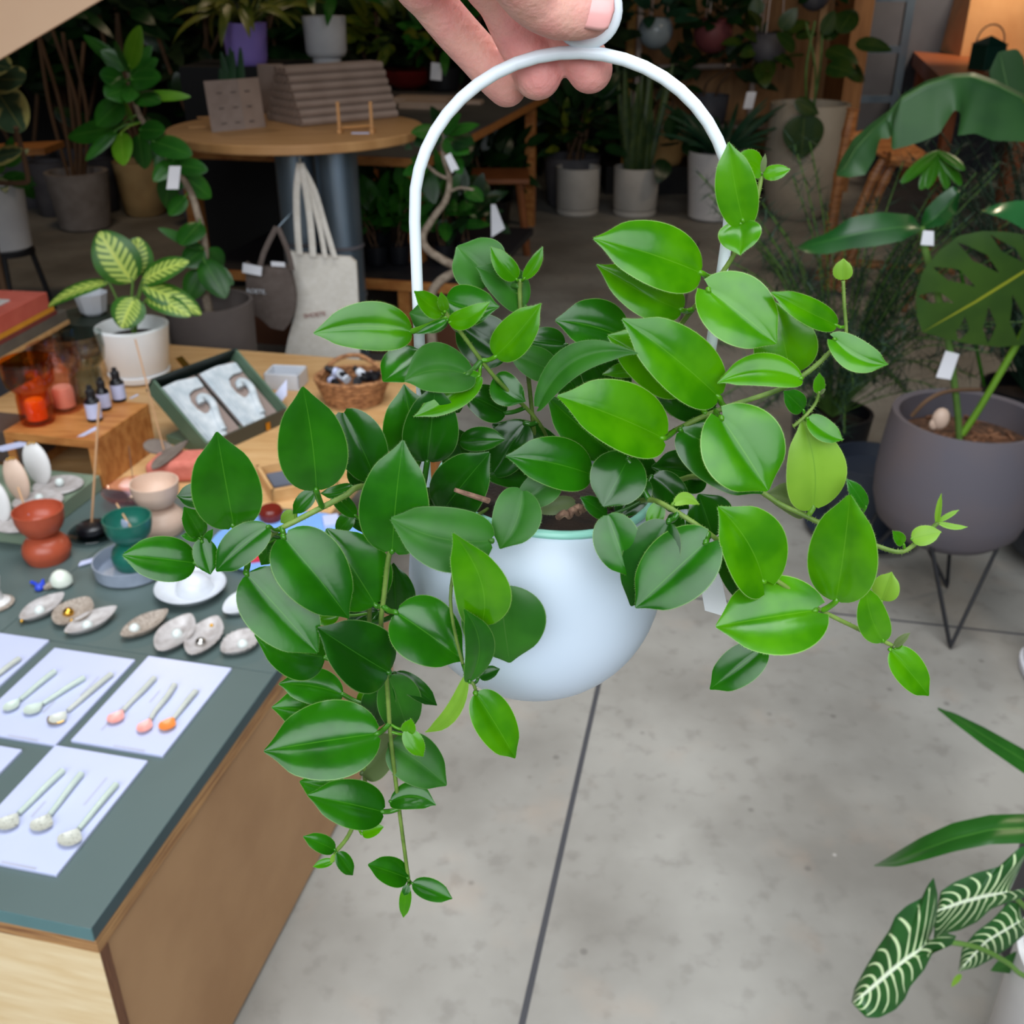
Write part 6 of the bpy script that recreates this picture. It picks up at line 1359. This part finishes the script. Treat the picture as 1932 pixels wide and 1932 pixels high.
# ---- bottom right: white veined plant and strap leaved plant
c = V((.835, .99, 0)); zp_ = Yp(1932, 1822, .99).z
t = thing('white_veined_plant', 'white veined arrowhead plant in a tall white planter at the bottom right', 'potted plant', c)
pr_ = c.x - Yp(1932, 1824, .99).x
MB().lathe([(pr_*.96, 0), (pr_, .01), (pr_, zp_), (pr_*.92, zp_), (pr_*.9, zp_ - .05), (1e-4, zp_ - .05)], c, 64).build('planter', M['pw'], t, angle=50)
VE = leafmat('white veined leaf', (24, 74, 26), (34, 88, 32), (110, 140, 96), rib=(234, 244, 216), edge=(30, 80, 40), rough=.38, trans=.12, tcol=(80, 140, 40), pattern='vein', pcol=(208, 228, 176), nscale=30)
VY = .94; v_ = lambda L, dy=0.: [Yp(x, y, VY + dy) for x, y in L]
nv = (-.2,-.75,.62)
MB().loft(v_([(1752,1776),(1768,1735),(1771,1690),(1764,1657),(1752,1672),(1740,1696),(1712,1710),(1690,1730),(1678,1757),(1655,1790),(1632,1828),(1612,1865),(1606,1893)], .02), v_([(1752,1776),(1728,1798),(1690,1826),(1650,1858),(1609,1892)], 0), v_([(1752,1776),(1785,1760),(1806,1767),(1797,1784),(1760,1800),(1745,1830),(1718,1862),(1708,1886),(1690,1906),(1660,1921),(1635,1921),(1610,1896)], -.02), nv, fold=.04, curl=.1, n=60, k=12).build('leaf', VE, t, angle=180)
MB().loft(v_([(1905,1682),(1932,1625),(1955,1590),(1925,1600),(1885,1636),(1840,1648),(1800,1665),(1775,1682),(1766,1718)], .04), v_([(1905,1682),(1870,1690),(1820,1700),(1768,1718)], .03), v_([(1905,1682),(1935,1676),(1940,1692),(1905,1702),(1870,1716),(1845,1740),(1812,1756),(1785,1762),(1762,1778),(1764,1730)], .03), nv, fold=.04, curl=.1, n=50, k=10).build('leaf', VE, t, angle=180)
MB().loft(v_([(1930,1735),(1925,1705),(1905,1702),(1872,1736),(1840,1760),(1815,1790),(1808,1833)], .06), v_([(1930,1735),(1895,1756),(1860,1776),(1808,1833)], .05), v_([(1930,1735),(1945,1755),(1908,1786),(1872,1810),(1842,1826),(1808,1833)], .05), nv, fold=.04, curl=.1, n=40, k=8).build('leaf', VE, t, angle=180)
MB().loft(v_([(1960,1790),(1915,1795),(1880,1815),(1868,1832)], .08), v_([(1960,1808),(1915,1815),(1868,1832)], .08), v_([(1960,1830),(1915,1838),(1868,1832)], .08), nv, n=12, k=3).build('leaf', GM_, t, angle=180)
MB().tube(curve(v_([(1752,1778),(1795,1778),(1850,1790),(1900,1816),(1945,1845)], .02) + [V((c.x, c.y, zp_ - .04))], 6), .0036, 8).build('petiole', M['gstem'], t)
MB().tube(curve(v_([(1905,1684),(1940,1720),(1990,1800)], .05) + [V((c.x, c.y, zp_ - .04))], 6), .0036, 8).build('petiole', M['gstem'], t)
MB().tube(curve(v_([(1930,1737),(1960,1780)], .06) + [V((c.x, c.y, zp_ - .04))], 6), .0036, 8).build('petiole', M['gstem'], t)
MB().leaf(Yp(1813,1838,.98), Yp(1795,1862,.98), .008, nv).build('leaf_tip', LP, t)
c = V((.80, 1.22, 0)); t = thing('strap_leaved_plant', 'strap leaved plant reaching in from the right edge above the white veined one', 'potted plant', c)
STP = leafmat('strap leaf', (34, 86, 26), (42, 98, 30), (80, 130, 60), rib=(66, 120, 44), rough=.3, trans=.12, nscale=12, ripw=.06)
sy = 1.12; w_ = lambda L, dy=0.: [Yp(x, y, sy + dy) for x, y in L]
MB().loft(w_([(2040,1560),(1990,1538),(1935,1534),(1870,1536),(1800,1551),(1740,1578),(1690,1608),(1650,1632)], .03), w_([(2040,1590),(1990,1566),(1935,1562),(1870,1565),(1800,1582),(1740,1604),(1690,1626),(1650,1632)], 0), w_([(2040,1615),(1990,1592),(1935,1590),(1870,1592),(1800,1606),(1745,1622),(1695,1634),(1650,1633)], -.03), (0,-.5,.85), fold=.2, curl=.3, n=30, k=5).build('leaf', STP, t, angle=180)
MB().loft(w_([(2010,1458),(1932,1412),(1860,1372),(1800,1343),(1770,1335)], .12), w_([(2010,1480),(1932,1434),(1860,1390),(1805,1354),(1770,1335)], .1), w_([(2010,1510),(1932,1458),(1860,1408),(1800,1362),(1770,1337)], .08), (0,-.5,.85), fold=.2, curl=.3, n=24, k=5).build('leaf', STP, t, angle=180)
pot(t, c + V((.10,.0,0)), .075, Yp(2040, 1600, sy).z - .05, M['pdark'])
MB().tube([c + V((.10,0,.2)), Yp(2045, 1590, sy), Yp(2030, 1585, sy)], .012, 8).build('crown', M['gstem'], t); MB().tube([c + V((.10,0,.2)), Yp(2030, 1500, sy + .1), Yp(2005, 1482, sy + .1)], .010, 8).build('crown', M['gstem'], t)
c = Zp(1992, 1300, .0); t = thing('white_shoe', 'white rounded object on the floor at the right edge', 'shoe', c)
c = V((c.x, c.y + .02, 0)); MB().ball(c + UP*.045, (.055, .12, .05), 24).build('upper', M['pw'], t); MB().lathe([(.05,0),(.06,.006),(.06,.022),(.05,.026)], c, 28, sy=2.1).build('sole', mat('white rubber', (220, 220, 226), .5), t)
# ================================================================== light
def area(name, loc, rot, sx, sy, power, col, spread=180):
    l = bpy.data.lights.new(name, 'AREA'); l.shape = 'RECTANGLE'; l.size = sx; l.size_y = sy; l.energy = power; l.color = col; l.spread = R(spread)
    o = bpy.data.objects.new(name, l); COL.objects.link(o); o.location = loc; o.rotation_euler = rot; return o
area('daylight_door', (-.3, -1.9, 2.7), (R(52), 0, 0), 5.5, 2.4, 112, (.90, .95, 1.0), 125)
area('skylight', (.0, 1.4, 3.55), (0, 0, 0), 2.2, 2.4, 40, (.92, .96, 1.0), 95)
area('back_fill', (2.6, 4.9, 3.0), (R(-12), 0, 0), .5, .5, 24, (1.0, .80, .58))  # unseen warm fill, added to brighten the back right
area('bag_fill', (3.4, 7.7, 2.3), (R(48), 0, 0), .3, .3, 16, (1.0, .82, .62), 110)  # unseen fill, added to light the front of the paper bag
area('left_back_fill', (-2.2, 5.6, 3.3), (0, 0, 0), .5, .5, 12, (1.0, .75, .5))  # unseen fill, added to warm the floor at the back left
w = bpy.data.worlds.new('world'); SC.world = w; w.use_nodes = True
w.node_tree.nodes['Background'].inputs[0].default_value = (.75, .87, 1.0, 1); w.node_tree.nodes['Background'].inputs[1].default_value = .15
